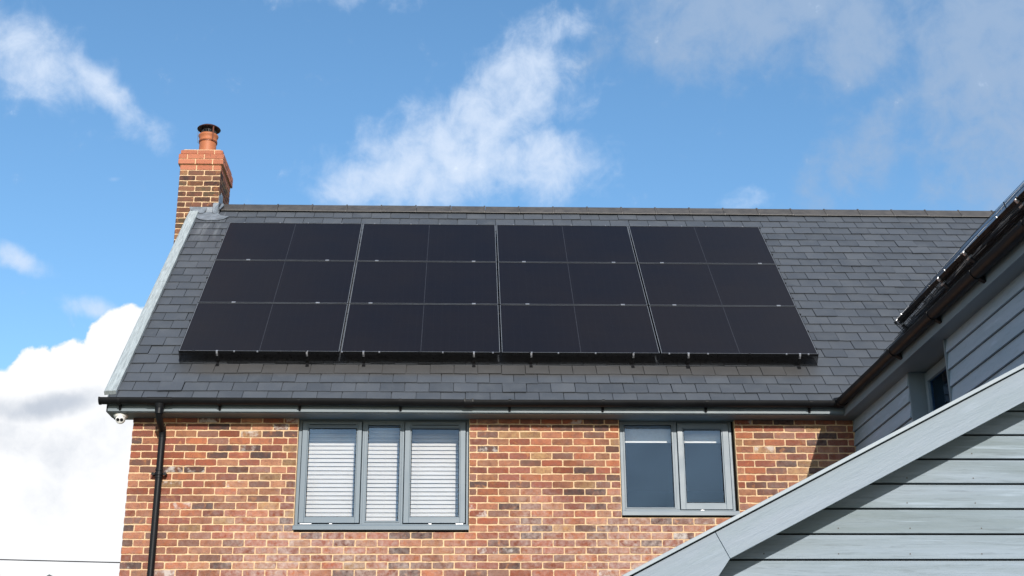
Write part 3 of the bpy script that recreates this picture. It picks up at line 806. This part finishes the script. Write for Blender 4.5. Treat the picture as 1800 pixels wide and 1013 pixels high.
def window(xa, xb, ztop, zbot, muls, panes, sill_z, xw0, xw1, vents):
    wn = empty('window'); wn.parent = H
    f = MB()
    f.box(xa, xa+.032, YFR, YFR+.07, zbot, ztop); f.box(xb-.027, xb, YFR, YFR+.07, zbot, ztop)
    f.box(xa+.032, xb-.027, YFR, YFR+.07, ztop-.012, ztop); f.box(xa+.032, xb-.027, YFR, YFR+.07, zbot, zbot+.014)
    for a, bb in muls: f.box(a, bb, YFR, YFR+.07, zbot+.014, ztop-.012)
    piece('window_frame', f, 'frame_paint', wn, bev=.0025)
    # black rebate behind the casements, coloured for the shade in their gaps
    f = MB()
    for p in panes:
        if p[0] == 'c': _, x0, x1, z0, z1, gx0, gx1, gz0, gz1 = p; rect_ring(f, x0-.007, x1+.0055, z0-.0085, z1+.0055, .03, .04, .03, YFR+.034, YFR+.06)
    piece('rebate', f, 'seal_and_gap_black', wn)
    # fill the bars of fixed lights
    for p in panes:
        if p[0] == 'c': casement(wn, *p[1:])
        else:
            _, x0, x1, z0, z1, gx0, gx1, gz0, gz1 = p
            f = MB(); f.box(x0, gx0-.014, YFR, YFR+.06, z0, z1); f.box(gx1+.014, x1, YFR, YFR+.06, z0, z1); f.box(gx0-.014, gx1+.014, YFR, YFR+.06, gz1+.014, z1); f.box(gx0-.014, gx1+.014, YFR, YFR+.06, z0, gz0-.014)
            piece('fixed_frame', f, 'frame_paint', wn); fixed(wn, gx0, gx1, gz0, gz1)
    s = MB(); s.prism([(xw0, YFR+.05, zbot-.001), (xw0, YW-.012, zbot-.012), (xw0, YW-.016, zbot-.018), (xw0, YW-.016, sill_z), (xw0, YFR+.05, sill_z)], (xw1-xw0, 0, 0))
    piece('sill', s, 'frame_paint', wn, bev=.002)
    s = MB(); s.box(xw0+.02, xw1-.01, YW+.03, YFR+.05, sill_z-.03, sill_z-.001); piece('sill_shade_strip', s, 'seal_and_gap_black', wn)  # black strip stands in for the shadow line under the sill
    s = MB(); s.box(xw0+.001, xa-.001, YFR-.004, YFR+.05, zbot, ztop); s.box(xb+.001, xw1-.001, YFR+.0, YFR+.05, zbot, ztop); piece('edge_seal', s, 'seal_and_gap_black', wn)
    for a, bb, z in vents:
        s = MB(); s.box(a, bb, YFR-.030, YFR-.0165, z-.007, z+.006); piece('trickle_vent', s, 'frame_paint', wn, bev=.002)
        s = MB(); s.box(a+.004, bb-.004, YFR-.024, YFR-.0165, z-.0125, z-.0072); piece('vent_slot', s, 'seal_and_gap_black', wn)
    return wn
w1 = window(1.345, 3.132, -.793, -1.904, [(2.0125, 2.0345), (2.4285, 2.4505)],
            [('c', 1.384, 2.005, -1.881, -.811, 1.452, 1.948, -1.813, -.8815),
             ('f', 2.035, 2.428, -1.8895, -.8055, 2.072, 2.405, -1.858, -.846),
             ('c', 2.459, 3.0955, -1.881, -.811, 2.528, 3.028, -1.813, -.8815)],
            -1.963, 1.337, 3.137, [(1.45, 1.945, -.838), (2.53, 3.025, -.838)])
w2 = window(4.727, 5.915, -.793, -1.752, [(5.300, 5.332)],
            [('f', 4.7595, 5.2995, -1.7375, -.8055, 4.779, 5.277, -1.713, -.836),
             ('c', 5.339, 5.882, -1.737, -.815, 5.406, 5.805, -1.664, -.883)],
            -1.812, 4.717, 5.938, [])
# hinges / stays seen in the gap under the casements
for wn, xs, z in ((w1, (1.40, 1.70, 2.72, 3.0), -1.889), (w2, (5.55,), -1.745)):
    for x in xs:
        s = MB(); s.box(x, x+(.12 if x in (1.40, 3.0) else .03)-(.045 if x == 3.0 else 0), YFR-.008, YFR+.03, z-.003, z+.004); piece('stay', s, 'aluminium', wn)

# ================================================================== BLINDS (hang inside)
def venetian(xa, xb, ztop, zbot, label):
    v = empty('venetian_blind', ((xa+xb)/2, .10, G+ztop)); tag(v, label, 'window blind', 'white venetian blinds in the three-light window')
    w_ = xb-xa; pitch = .0445; n = int((ztop-zbot)/pitch)
    mb = MB(); wd = .0235
    prof = [(-.004*(1-(t*t)) + t*.0105, t*wd) for t in (-1, -.5, 0, .5, 1)]
    P1 = [(-w_/2, y, z) for y, z in prof]; P2 = [(-w_/2, y+.0016, z) for y, z in prof]
    mb.prism(P1+P2[::-1], (w_, 0, 0)); me = mb.mesh('slat', 'blind_white')
    for i in range(n):
        o = link('slat', me, v, (0, 0, -.03-pitch*i)); o.rotation_euler = (random.uniform(-.06, .06), random.uniform(-.0022, .0022), 0)
    b = MB(); b.box(-w_/2, w_/2, -.02, .02, -.02, 0.012); piece('head_rail', b, 'blind_white', v)
    b = MB(); b.box(-w_/2, w_/2, -.02, .02, -.03-pitch*n-.0, -.03-pitch*n+.016); piece('bottom_rail', b, 'blind_white', v)
    for fx in (-.33, .36) if w_ > .45 else (.02,):
        b = MB(); b.tube([(fx*w_, -.012, 0), (fx*w_, -.012, -.03-pitch*n)], .0014, 5); piece('cord', b, 'blind_white', v)
venetian(1.405, 1.985, -.79, -1.93, 'white venetian blind behind the left casement of the three-light window')
venetian(2.035, 2.445, -.79, -1.93, 'narrow white venetian blind behind the middle fixed light of the three-light window')
venetian(2.495, 3.075, -.79, -1.93, 'white venetian blind behind the right casement of the three-light window')
def roller(xa, xb, zb, label):
    v = empty('roller_blind', ((xa+xb)/2, .060, G-.79)); tag(v, label, 'window blind', 'pale blinds drawn part way down in the two-light window')
    w_ = xb-xa; b = MB(); z = 0
    b.box(-w_/2, w_/2, 0, .002, zb+.79+.045, .0); 
    for i in range(3): b.box(-w_/2, w_/2, -.004-.002*i, -.002-.002*i, zb+.79+.03+.012*i, zb+.79+.075+.03*i)
    piece('fabric', b, 'blind_fabric', v)
    b = MB(); b.box(-w_/2, w_/2, -.012, .004, zb+.79, zb+.79+.03); piece('hem_bar', b, 'blind_fabric', v)
roller(4.75, 5.315, -.990, 'pale blind lowered a little behind the wide fixed pane of the two-light window')
roller(5.36, 5.86, -.990, 'pale blind lowered a little behind the narrow opening casement of the two-light window')

# ================================================================== SOLAR ARRAY
PWID, PHEI, GAP = 1.722, 1.134, .020
def panel_meshes():
    w_, h_ = PWID, PHEI
    f = MB(); t = .035
    f.box(0, .011, 0, h_, -t, -.0015); f.box(w_-.011, w_, 0, h_, -t, -.0015); f.box(.011, w_-.011, 0, .011, -t, -.0015); f.box(.011, w_-.011, h_-.011, h_, -t, -.0015)
    l = MB(); a = .0065
    l.box(0, a, 0, h_, -.0014, 0); l.box(w_-a, w_, 0, h_, -.0014, 0); l.box(a, w_-a, 0, .004, -.0014, 0); l.box(a, w_-a, h_-.004, h_, -.0014, 0)
    c = MB(); c.box(.0112, w_-.0112, .0112, h_-.0112, -.008, -.003)
    s = MB(); s.box(w_/2-.0035, w_/2+.0035, .016, h_-.016, -.0028, -.0022)
    bk = MB(); bk.box(.0112, w_-.0112, .0112, h_-.0112, -.016, -.0085)
    return f.mesh('frame', 'panel_frame'), l.mesh('frame_edge', 'panel_lip'), c.mesh('cell_sheet', 'solar_cells'), s.mesh('centre_line', 'cell_ribbon'), bk.mesh('back_sheet', 'black_metal')
PM = panel_meshes()
rowname = ['bottom', 'middle', 'top']
colname = ['at the chimney end', 'second from the chimney end', 'third from the chimney end', 'farthest from the chimney']
def add_panel(M, loc_w, label, group):
    r = empty('solar_panel', loc_w); r.rotation_euler = M.to_euler(); tag(r, label, 'solar panel', group)
    for nme, me in zip(('frame', 'frame_edge', 'cell_sheet', 'centre_line', 'back_sheet'), PM): link(nme, me, r)
    return r
for j in range(3):
    for i in range(4):
        add_panel(RM, RP(i*(PWID+GAP), j*(PHEI+GAP), 0)+Vector((0, 0, G)),
                  'black solar panel, %s row of the large array, %s' % (rowname[j], colname[i]), 'solar panels on the slate roof')
RAILS = [.407, 1.374, 1.984, 3.18, 3.804, 4.918, 5.522, 6.748]
def to_roof(mb, M=RM): mb.v = [tuple(M @ Vector(v)) for v in mb.v]; return mb
AH = 3*PHEI+2*GAP
mf = empty('mounting_frame', (0, 0, G)); tag(mf, 'mounting rails and silver clamps holding the large solar array on the slate roof', 'solar mounting')
rail = MB(); rail.box(-.018, .018, .0, AH+.03, -.075, -.0365); rme = to_roof(rail).mesh('rail', 'black_metal')
hook = MB(); hook.box(-.015, .015, -.05, .05, -.155, -.142); hook.box(-.015, .015, .0, .02, -.142, -.078); hook.box(-.018, .018, -.065, -.03, -.156, -.150); hme = to_roof(hook).mesh('roof_hook', 'black_metal')
cl = MB(); cl.box(-.022, .022, .0035-GAP/2-.009, .0035-GAP/2+.015, .0006, .005); cl.tube([(0, -GAP/2+.006, .004), (0, -GAP/2+.006, .009)], .006, 8); clm = to_roof(cl).mesh('clamp', 'aluminium')
ec = MB(); ec.box(-.010, .010, -.016, -.002, -.034, .003); ec.box(-.012, .012, -.002, .008, .0005, .003); ec.box(-.007, .007, -.030, -.020, -.03, -.01); ec.box(-.010, .010, -.020, -.006, -.052, -.042); ecm = to_roof(ec).mesh('end_clamp', 'aluminium')
for x in RAILS:
    link('rail', rme, mf, U*x)
    for s in (0.0, .9, 1.9, 2.9): link('roof_hook', hme, mf, U*x+S_*s)
    for j in (1, 2): link('clamp', clm, mf, RP(x, j*(PHEI+GAP)))
    link('end_clamp', ecm, mf, RP(x, 0)); 
    o = link('end_clamp', ecm, mf, RP(x, AH-.004, -.02))
# bird mesh skirt
def mesh_skirt(mb, P0, D1, D2, n1, n2, r=.0015):
    """square wire grid from corner P0 spanning D1 x D2; thin ribbons crossing"""
    P0, D1, D2 = Vector(P0), Vector(D1), Vector(D2); nrm = D1.cross(D2).normalized(); u = D1.normalized(); v = D2.normalized()
    for i in range(n1+1):
        a = P0+D1*i/n1; j = nrm*random.uniform(-.003, .003); mb.prism([a-u*r, a+u*r, a+D2+u*r+j, a+D2-u*r+j], nrm*.002)
    for k in range(n2+1):
        a = P0+D2*k/n2; mb.prism([a-v*r, a+v*r, a+D1+v*r, a+D1-v*r], nrm*.002)
AW = 4*PWID+3*GAP
bm = empty('bird_guard', (0, 0, G)); tag(bm, 'black wire bird mesh skirt closing the gap below the large solar array', 'bird mesh')
mb = MB(); mesh_skirt(mb, RP(0, -.006, -.150), U*AW, NR*.146+S_*.004, 560, 12); piece('mesh_skirt', mb, 'mesh_wire', bm, kind='stuff')
mb = MB(); mesh_skirt(mb, RP(AW+.006, 0, -.150), S_*AH, NR*.146, 180, 8); mesh_skirt(mb, RP(-.006, 0, -.150), S_*AH, NR*.146, 180, 8); piece('mesh_skirt', mb, 'mesh_wire', bm, kind='stuff')
cp = MB(); cp.box(-.008, .008, -.012, .004, -.008, .004); cpm = to_roof(cp).mesh('mesh_clip', 'aluminium')
cb = MB(); cb.lathe([(0, .012), (.012, .006), (.012, -.01), (0, -.012)], (0, 0, 0), 8); cbm = to_roof(cb).mesh('mesh_clip', 'black_metal')
for i in range(18): link('mesh_clip', cpm if i % 3 else cbm, bm, RP(.12+i*.40+random.uniform(-.08, .08), -.004, 0))
for i in range(16): link('mesh_clip', cpm, bm, RP(.15+i*.44+random.uniform(-.1, .1), AH+.006, 0))
for i in range(9): link('mesh_clip', cbm, bm, RP(AW+.008, .12+i*.41, -.002))
for i in range(3): link('mesh_clip', cbm, bm, RP(-.008, .7+i*1.1, -.002))

# ================================================================== SECURITY CAMERA
sc_ = empty('security_camera', (-.475, -.30, G+ZS)); tag(sc_, 'small white twin-lens dome security camera under the soffit corner', 'security camera')
b = MB(); b.lathe([(0, 0), (.058, 0), (.060, -.006), (.056, -.022), (.045, -.030), (0, -.030)], (0, 0, 0), 28); smooth_by_angle(piece('base', b, 'white_plastic', sc_), 50)
b = MB(); pr = [(.042*math.cos(t), .042*math.sin(t)) for t in [R(-90+i*15) for i in range(13)]]
b.lathe([(max(r, 0), z) for r, z in pr], (.002, -.012, -.040), 24); smooth_by_angle(piece('ball', b, 'white_plastic', sc_), 60)
dirn = (CP-Vector((-.475, -.30, G+ZS))).normalized()
dirn = Vector((.12, -.93, -.36)).normalized(); sd = dirn.cross(Vector((0, 0, 1))).normalized(); c0 = Vector((.002, -.012, -.040))
sc_.scale = (1.22, 1.22, 1.22)
b = MB(); b.lathe([(.034, .020), (.034, .040), (.028, .044), (0, .044)], c0, 22, dirn); smooth_by_angle(piece('face', b, 'white_plastic', sc_), 40)
for sx in (-1, 1):
    b = MB(); b.lathe([(.0135, .043), (.0135, .048), (.011, .0495), (0, .0485)], c0+sd*.0155*sx, 16, dirn); piece('lens', b, 'lens', sc_)

# ================================================================== WING (timber clad, right)
TH = .018
WO = Vector((7.06, -.41, 0))
WG = empty('timber_clad_wing', (WO.x, WO.y, G), TH)
tag(WG, 'shaded grey timber clad wing with slate roof joining the brick house on the right', 'house wing')
def wp(x, y, z): return Vector((x-WO.x, y-WO.y, z))
YE = -6.45; XWW = 7.205
def wbox(mb, x0, x1, y0, y1, z0, z1): mb.box(x0-WO.x, x1-WO.x, y0-WO.y, y1-WO.y, z0, z1); return mb
RO0, RO1 = -1.95, -2.985                     # recess
b = MB()
wbox(b, XWW+.03, XWW+.33, -.02, RO0, -G, ZS+.1)
wbox(b, XWW+.03, XWW+.33, RO1, YE, -G, ZS+.1)
wbox(b, XWW+.03, XWW+.33, RO0, RO1, -G, -2.05)
wbox(b, XWW+.33, 13.0, YE, YE+.3, -G, ZS+.1); wbox(b, 12.7, 13.0, YE+.3, -.2, -G, ZS+.1)
piece('wall', b, 'seal_and_gap_black', WG)
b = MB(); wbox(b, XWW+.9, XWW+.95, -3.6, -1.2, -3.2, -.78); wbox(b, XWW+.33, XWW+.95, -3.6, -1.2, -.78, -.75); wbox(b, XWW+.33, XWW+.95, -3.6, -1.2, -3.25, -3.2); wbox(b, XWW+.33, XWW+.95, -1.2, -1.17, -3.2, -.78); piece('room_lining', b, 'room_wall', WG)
def wing_board(y0, y1, zb, zt):
    mb = MB(); a = XWW
    mb.prism([wp(a-.004, y0, zb), wp(a+.020, y0, zb), wp(a+.030, y0, zt), wp(a+.018, y0, zt)], (0, y1-y0, 0))
    piece('board', mb, 'clad_wing', WG, center=True)
zb = -.922
for k in range(12):
    zt = -.788 if k == 0 else zb+.1525-.006
    wing_board(YW-.012, RO0+.0, zb, zt); wing_board(RO1, YE, zb, zt); zb -= .1525
# recess: linings, trims, window
b = MB(); wbox(b, XWW+.012, XWW+.19, RO0-.018, RO0-.001, -2.05, ZS-.002); piece('jamb', b, 'jamb_paint', WG, bev=.002)
b = MB(); wbox(b, XWW+.012, XWW+.19, RO1+.001, RO1+.018, -2.05, ZS-.002); piece('jamb', b, 'jamb_paint', WG, bev=.002)
b = MB(); wbox(b, XWW-.008, XWW+.011, RO1-.004, RO1+.018, -2.6, ZS-.004); piece('corner_trim', b, 'jamb_paint', WG)
b = MB(); wbox(b, XWW+.012, XWW+.33, RO0-.018, RO1+.018, ZS-.001, ZS+.012); piece('recess_head', b, 'jamb_paint', WG)
WW = empty('window'); WW.parent = WG
def ring_y(mb, y0, y1, z0, z1, w_, xa, xb):
    wbox(mb, xa, xb, y0, y0+w_, z0, z1); wbox(mb, xa, xb, y1-w_, y1, z0, z1); wbox(mb, xa, xb, y0+w_, y1-w_, z1-w_, z1); wbox(mb, xa, xb, y0+w_, y1-w_, z0, z0+w_)
b = MB(); ring_y(b, RO1+.02, RO0-.02, -2.04, -.81, .05, XWW+.165, XWW+.235); piece('window_frame', b, 'jamb_paint', WW, bev=.002)
b = MB(); ring_y(b, RO1+.075, RO0-.075, -1.985, -.865, .045, XWW+.150, XWW+.20); piece('casement', b, 'jamb_paint', WW, bev=.002)
b = MB(); wbox(b, XWW+.175, XWW+.18, RO1+.12, RO0-.12, -1.94, -.91); piece('pane', b, 'glass', WW)
b = MB(); wbox(b, XWW-.01, XWW+.165, RO1+.02, RO0-.02, -2.07, -2.045); piece('sill', b, 'jamb_paint', WW)
# eaves
b = MB(); wbox(b, 7.06, 7.08, YE-.02, YF+.018, -.807, -.64); piece('fascia', b, 'jamb_paint', WG, bev=.002)
b = MB(); wbox(b, 7.081, XWW+.04, YE, YF+.015, ZS-.003, ZS+.010); piece('soffit', b, 'jamb_paint', WG)
b = MB(); gutter(b, wp(7.003, YE, ZG_-.012), wp(7.003, YF-.06, ZG_-.004), (-1, 0, 0)); smooth_by_angle(piece('gutter', b, 'black_plastic', WG))
b = MB(); gutter(b, wp(7.003, YF-.16, ZG_-.006), wp(7.003, YF-.06, ZG_-.006), (-1, 0, 0), .062, .007)
b.tube([wp(6.94, YGC, ZG_-.012), wp(6.99, YGC-.02, ZG_-.014), wp(7.003, YGC-.06, ZG_-.012)], [.052, .058, .056], 14); smooth_by_angle(piece('gutter_angle', b, 'black_plastic', WG))
for y in (-2.262, -3.30, -4.29, -5.29, -6.2):
    b = MB(); gutter(b, wp(7.003, y-.03, ZG_-.009), wp(7.003, y+.03, ZG_-.009), (-1, 0, 0), .062, .007, lip=.014)
    b.prism([wp(7.04, y-.05, ZG_-.02), wp(7.06, y-.05, ZG_-.095), wp(7.03, y-.05, ZG_-.08), wp(6.985, y-.05, ZG_-.055)], (0, .05, 0)); piece('gutter_joint', b, 'black_plastic', WG)
# wing roof, slope facing left
WS = Vector((ca, 0, sa)); WN = Vector((-sa, 0, ca))
def WR(y, s, h=0): return Vector((7.41-WO.x+.006, y-WO.y, -.03))+WS*s+WN*h
b = MB(); b.prism([WR(-.45, -.60, -.21), WR(YE, -.60, -.21), WR(YE, 4.2, -.21), WR(4.5, 4.2, -.21)], WN*.03)
rx = WR(0, 4.2, -.20)
b.prism([Vector((rx.x, YE-WO.y, rx.z)), Vector((rx.x, 4.9, rx.z)), Vector((rx.x+2.6, 4.9, rx.z-2.7)), Vector((rx.x+2.6, YE-WO.y, rx.z-2.7))], Vector((.02, 0, .02)))
b.prism([WR(YE+.02, -.3, -.215), WR(YE+.02, 4.2, -.215), (rx.x+2.6, YE-WO.y+.02, rx.z-2.75)], (0, .05, 0))
piece('roof', b, 'slate', WG)
ws = MB(); WM = Matrix((Vector((0, -1, 0)), WS, WN)).transposed()
for k in range(0, 22):
    s0 = -.56+SG*k; ymax = -.35+max(0, (s0+.1))*ca
    y = ymax-(k % 2)*SW/2
    while y > YE-.05:
        v, f = SV[random.randrange(6)]; ws.cur = random.random(); c = WR(y, s0+random.gauss(0, .002), HS-.008+random.uniform(0, .004))
        ws.poly([WM @ Vector(q)+c for q in v], f); y -= SW
piece('slate', ws, 'slate', WG, kind='stuff')
# array on the wing roof
def wing_world(v): return Matrix.Translation(Vector((WO.x, WO.y, G))) @ Matrix.Rotation(TH, 4, 'Z') @ Vector(v)
WMW = Matrix.Rotation(TH, 3, 'Z') @ Matrix((Vector((0, -1, 0)), WS, WN)).transposed()
Y0A = -1.18
for i, nm in enumerate(('nearest the brick house', 'in the middle of the row', 'farthest forward, running out of view')):
    add_panel(WMW, wing_world(WR(Y0A-i*(PWID+GAP), 0, 0)), 'edge of a black solar panel over the wing gutter, %s' % nm, 'solar panels on the wing roof')
mw = empty('mounting_frame', wing_world(WR(Y0A, 0, 0))); mw.rotation_euler = WMW.to_euler(); tag(mw, 'rails and silver clamps under the solar panels on the wing roof', 'solar mounting')
r1 = MB(); r1.box(-.018, .018, -.01, PHEI+.03, -.075, -.0365); r1m = r1.mesh('rail', 'black_metal')
r2 = MB(); r2.box(-.03, .03, -.03, .01, -.078, -.062); r2.box(-.014, .014, -.020, -.002, -.036, .002); r2m = r2.mesh('end_clamp', 'aluminium')
r3 = MB(); r3.box(-.02, .02, -.06, .05, -.155, -.135); r3.box(-.02, .02, -.02, .0, -.135, -.078); r3m = r3.mesh('roof_hook', 'black_metal')
for x in (.10, 1.30, 1.95, 3.10, 3.75, 4.95):
    link('rail', r1m, mw, (x, 0, 0)); link('end_clamp', r2m, mw, (x, 0, 0)); link('roof_hook', r3m, mw, (x, 0, 0))
bw = empty('bird_guard', wing_world(WR(Y0A, 0, 0))); bw.rotation_euler = WMW.to_euler(); tag(bw, 'wire bird mesh under the solar panels above the wing gutter', 'bird mesh')
mb = MB(); L3 = 3*PWID+2*GAP; mesh_skirt(mb, (0, -.008, -.150), (L3, 0, 0), (0, .004, .146), 250, 7, .0013); mesh_skirt(mb, (-.006, 0, -.15), (0, PHEI, 0), (0, 0, .146), 50, 7, .0013)
piece('mesh_skirt', mb, 'mesh_wire', bw, kind='stuff'); mb = MB(); mesh_skirt(mb, (0, -.105, -.152), (L3, 0, 0), (0, .1, .004), 250, 5, .0013)
piece('mesh_skirt', mb, 'mesh_pale', bw, kind='stuff')
for h in (.022, .048):
    mb = MB(); mb.tube([(.5, .0, h*.2), (1.4, 0, h*.6), (2.4, 0, h), (L3, 0, h*1.15)], .0022, 6); piece('wire', mb, 'black_metal', bw)
for i in range(13):
    mb = MB(); x = .25+i*.41; mb.tube([(x, -.003, -.005), (x, -.003, .012)], .007, 7); piece('mesh_clip', mb, 'aluminium' if i % 3 == 0 else 'black_metal', bw)
for x in (2.9, 3.9, 4.7):
    mb = MB(); mb.tube([(x, 0, .0), (x+.05, 0, .05)], .004, 6); piece('wire_post', mb, 'black_metal', bw)

# ================================================================== GARAGE GABLE (front right)
GA = empty('timber_clad_garage', (0, 0, G)); tag(GA, 'pale grey timber clad gable building in front, with a broad sloping barge board', 'garage')
YB_ = -6.30; YG2 = -6.57; SL = .511
def rz(x): return -3.346+SL*(x-3.958)          # top line of the barge
RXG = 7.55
b = MB(); x0 = 4.30
b.prism([(x0, YB_+.034, -G), (2*RXG-x0, YB_+.034, -G), (2*RXG-x0, YB_+.034, rz(x0)-.08), (RXG, YB_+.034, rz(RXG)-.08), (x0, YB_+.034, rz(x0)-.08)], (0, .2, 0))
b.box(x0, x0+.2, YB_+.24, -2.4, -G, rz(x0)-.09); b.box(2*RXG-x0-.2, 2*RXG-x0, YB_+.24, YE-.02, -G, rz(x0)-.09)
piece('wall', b, 'seal_and_gap_black', GA)  # wall coloured black to paint the shade in the gaps between boards
BG = .1476; k = 0
ztop_lim = rz(RXG)
for k in range(-7, 23):
    zb = -2.471-BG*k; zt = zb+BG-.0105
    def xl(z): return max(x0, 3.958+(z+3.346+.09)/SL)
    if zt > ztop_lim-.12: continue
    a, c = xl(zb), xl(zt)
    segs = [(a, c, 2*RXG-a, 2*RXG-c)]
    for (a0, c0_, a1, c1) in segs:
        mb = MB()
        fr = [(a0, YB_, zb), (a1, YB_, zb), (c1, YB_+.012, zt), (c0_, YB_+.012, zt)]
        bk = [(a0, YB_+.033, zb), (a1, YB_+.033, zb), (c1, YB_+.033, zt), (c0_, YB_+.033, zt)]
        mb.poly(fr+bk, [(0, 1, 2, 3), (7, 6, 5, 4), (0, 4, 5, 1), (1, 5, 6, 2), (2, 6, 7, 3), (3, 7, 4, 0)])
        piece('board', mb, 'clad_front', GA, center=True)
nm_ = MB()
for k in range(-6, 6):
    zb = -2.471-BG*k
    for i in range(14):
        x = 4.4+i*.42+random.uniform(-.02, .02)+(.0 if k % 2 else .02)
        if zb+.10 < rz(x)-.12 and x < 2*RXG-4.4: nm_.lathe([(.0042, 0), (.0042, .0012), (0, .0016)], (x, YB_+.0015, zb+.028), 7, (0, -1, 0))
piece('nail_heads', nm_, 'nail_metal', GA, kind='stuff')
# barge board: trim, gap, main board in lengths, kneeler
dn = Vector((SL, 0, -1)).normalized(); al = Vector((1, 0, SL)).normalized()
def bar(mb, xa, xb, t0, t1, y0, y1, left_cut=None):
    """board running along the slope between x=xa and xb (measured on the top line), t = depth below it along the normal"""
    A = Vector((xa, y0, rz(xa))); B = Vector((xb, y0, rz(xb)))
    pts = [A+dn*t0, B+dn*t0, B+dn*t1, A+dn*t1]
    mb.prism(pts, (0, y1-y0, 0))
mb = MB(); bar(mb, 3.958, RXG, 0, .0205, YG2-.03, YG2+.1); piece('verge_strip', mb, 'barge_trim', GA, bev=.002, center=True)
mb = MB(); bar(mb, 3.99, RXG, .0206, .032, YG2+.012, YG2+.06); piece('shadow_gap', mb, 'seal_and_gap_black', GA, center=True)
xj = 4.48-.0
def on(x_, z_): return Vector((x_, YG2, z_))
jt_top = Vector((4.563, YG2, -3.251))
dd = (jt_top-Vector((3.958, YG2, -3.346))).dot(dn); tj = (jt_top-Vector((3.958, YG2, -3.346))).dot(al)
O0 = Vector((3.958, YG2, -3.346))
BD = dd
mb = MB(); mb.prism([O0+al*(tj+.0012)+dn*.026, O0+al*5.2+dn*.026, O0+al*5.2+dn*BD, O0+al*(tj+.0012)+dn*BD], (0, .03, 0))
bo = piece('barge_board', mb, 'barge_wood', GA, bev=.0025, center=True)
mb = MB(); mb.prism([O0+al*.058+dn*.026, O0+al*(tj-.0012)+dn*.026, O0+al*(tj-.0012)+dn*BD, on(4.493, -3.347), on(4.36, -3.53), on(4.009, -3.53)], (0, .03, 0))
piece('kneeler_board', mb, 'barge_wood', GA, bev=.0025, center=True)
# mirrored rake on the far side of the gable
al2 = Vector((-1, 0, SL)).normalized(); dn2 = Vector((-SL, 0, -1)).normalized(); O2 = Vector((2*RXG-3.958, YG2, -3.346)); LL = (RXG-3.958)/al.x
mb = MB(); mb.prism([O2+dn2*.026, O2+al2*(LL-.12)+dn2*.026, O2+al2*(LL-.12)+dn2*BD, O2+dn2*BD], (0, .03, 0)); piece('barge_board', mb, 'barge_wood', GA, center=True)
# roof of the garage
mb = MB()
mb.prism([(3.93, YG2+.032, rz(3.93)-.012), (RXG, YG2+.032, rz(RXG)-.012), (RXG, YG2+.032, rz(RXG)-.05), (3.93, YG2+.032, rz(3.93)-.05)], (0, 4.1, 0))
mb.prism([(RXG, YG2+.032, rz(RXG)-.012), (2*RXG-3.93, YG2+.032, rz(3.93)-.012), (2*RXG-3.93, YG2+.032, rz(3.93)-.05), (RXG, YG2+.032, rz(RXG)-.05)], (0, .1, 0))
piece('roof', mb, 'slate', GA)
mb = MB(); mb.prism([(4.02, YG2+.04, -3.51), (x0, YG2+.04, -3.51), (x0, YG2+.04, -3.49), (4.02, YG2+.04, -3.49)], (0, 4.0, 0)); mb.box(4.0, 4.02, YG2+.04, -2.6, -3.53, -3.38); piece('soffit', mb, 'barge_trim', GA)
mb = MB(); gutter(mb, (3.955, YG2+.0, -3.40), (3.955, -2.6, -3.40), (-1, 0, 0)); smooth_by_angle(piece('gutter', mb, 'black_plastic', GA))

# ================================================================== BACKGROUND
ca_o = MB(); pts = []
for i in range(41):
    t = i/40; x = -24+t*40; pts.append((x, 12, -.376+G-(x+5.656)*.0238+.0009*((x+4)**2)-.002))
ca_o.tube(pts, .011, 6); cb_o = piece('overhead_cable', ca_o, 'black_metal'); tag(cb_o, 'thin black overhead cable crossing the cloud left of the brick wall', 'cable')
def pole(x, z, label):
    mb = MB(); mb.tube([(0, 0, 0), (0, 0, z+.5)], [.14, .10], 12); p = empty('utility_pole', (x, 12, 0)); piece('post', mb, 'bark_pole', p)
    mb = MB(); mb.tube([(0, 0, z-.02), (0, 0, z+.05)], .05, 8); mb.tube([(0, -.1, z), (0, .1, z)], .02, 6); piece('insulator', mb, 'black_metal', p); tag(p, label, 'pole')
pole(-24, pts[0][2], 'wooden utility pole carrying the left end of the overhead cable')
pole(16, pts[-1][2], 'wooden utility pole behind the house carrying the right end of the cable')
FH = empty('distant_house', (-13.1, 40, 0)); tag(FH, 'tip of a distant dark roof just showing at the bottom left below the cable', 'house')
zt = 3.40+G
b = MB(); b.box(-4, 5, 0.5, 8, 0, zt-3.2); piece('wall', b, 'far_wall', FH)
b = MB(); b.prism([(-.02, 0, zt-.02), (.02, 0, zt), (5.6, 0, zt-3.3), (5.6, 0, zt-3.4), (-4.6, 0, zt-3.4), (-4.6, 0, zt-3.2)], (0, 8.5, 0)); piece('roof', b, 'slate', FH)
for x in (-2.5, 1.5):
    b = MB(); b.box(x, x+1.4, .44, .52, 2.6, 3.8); piece('window', b, 'glass', FH)
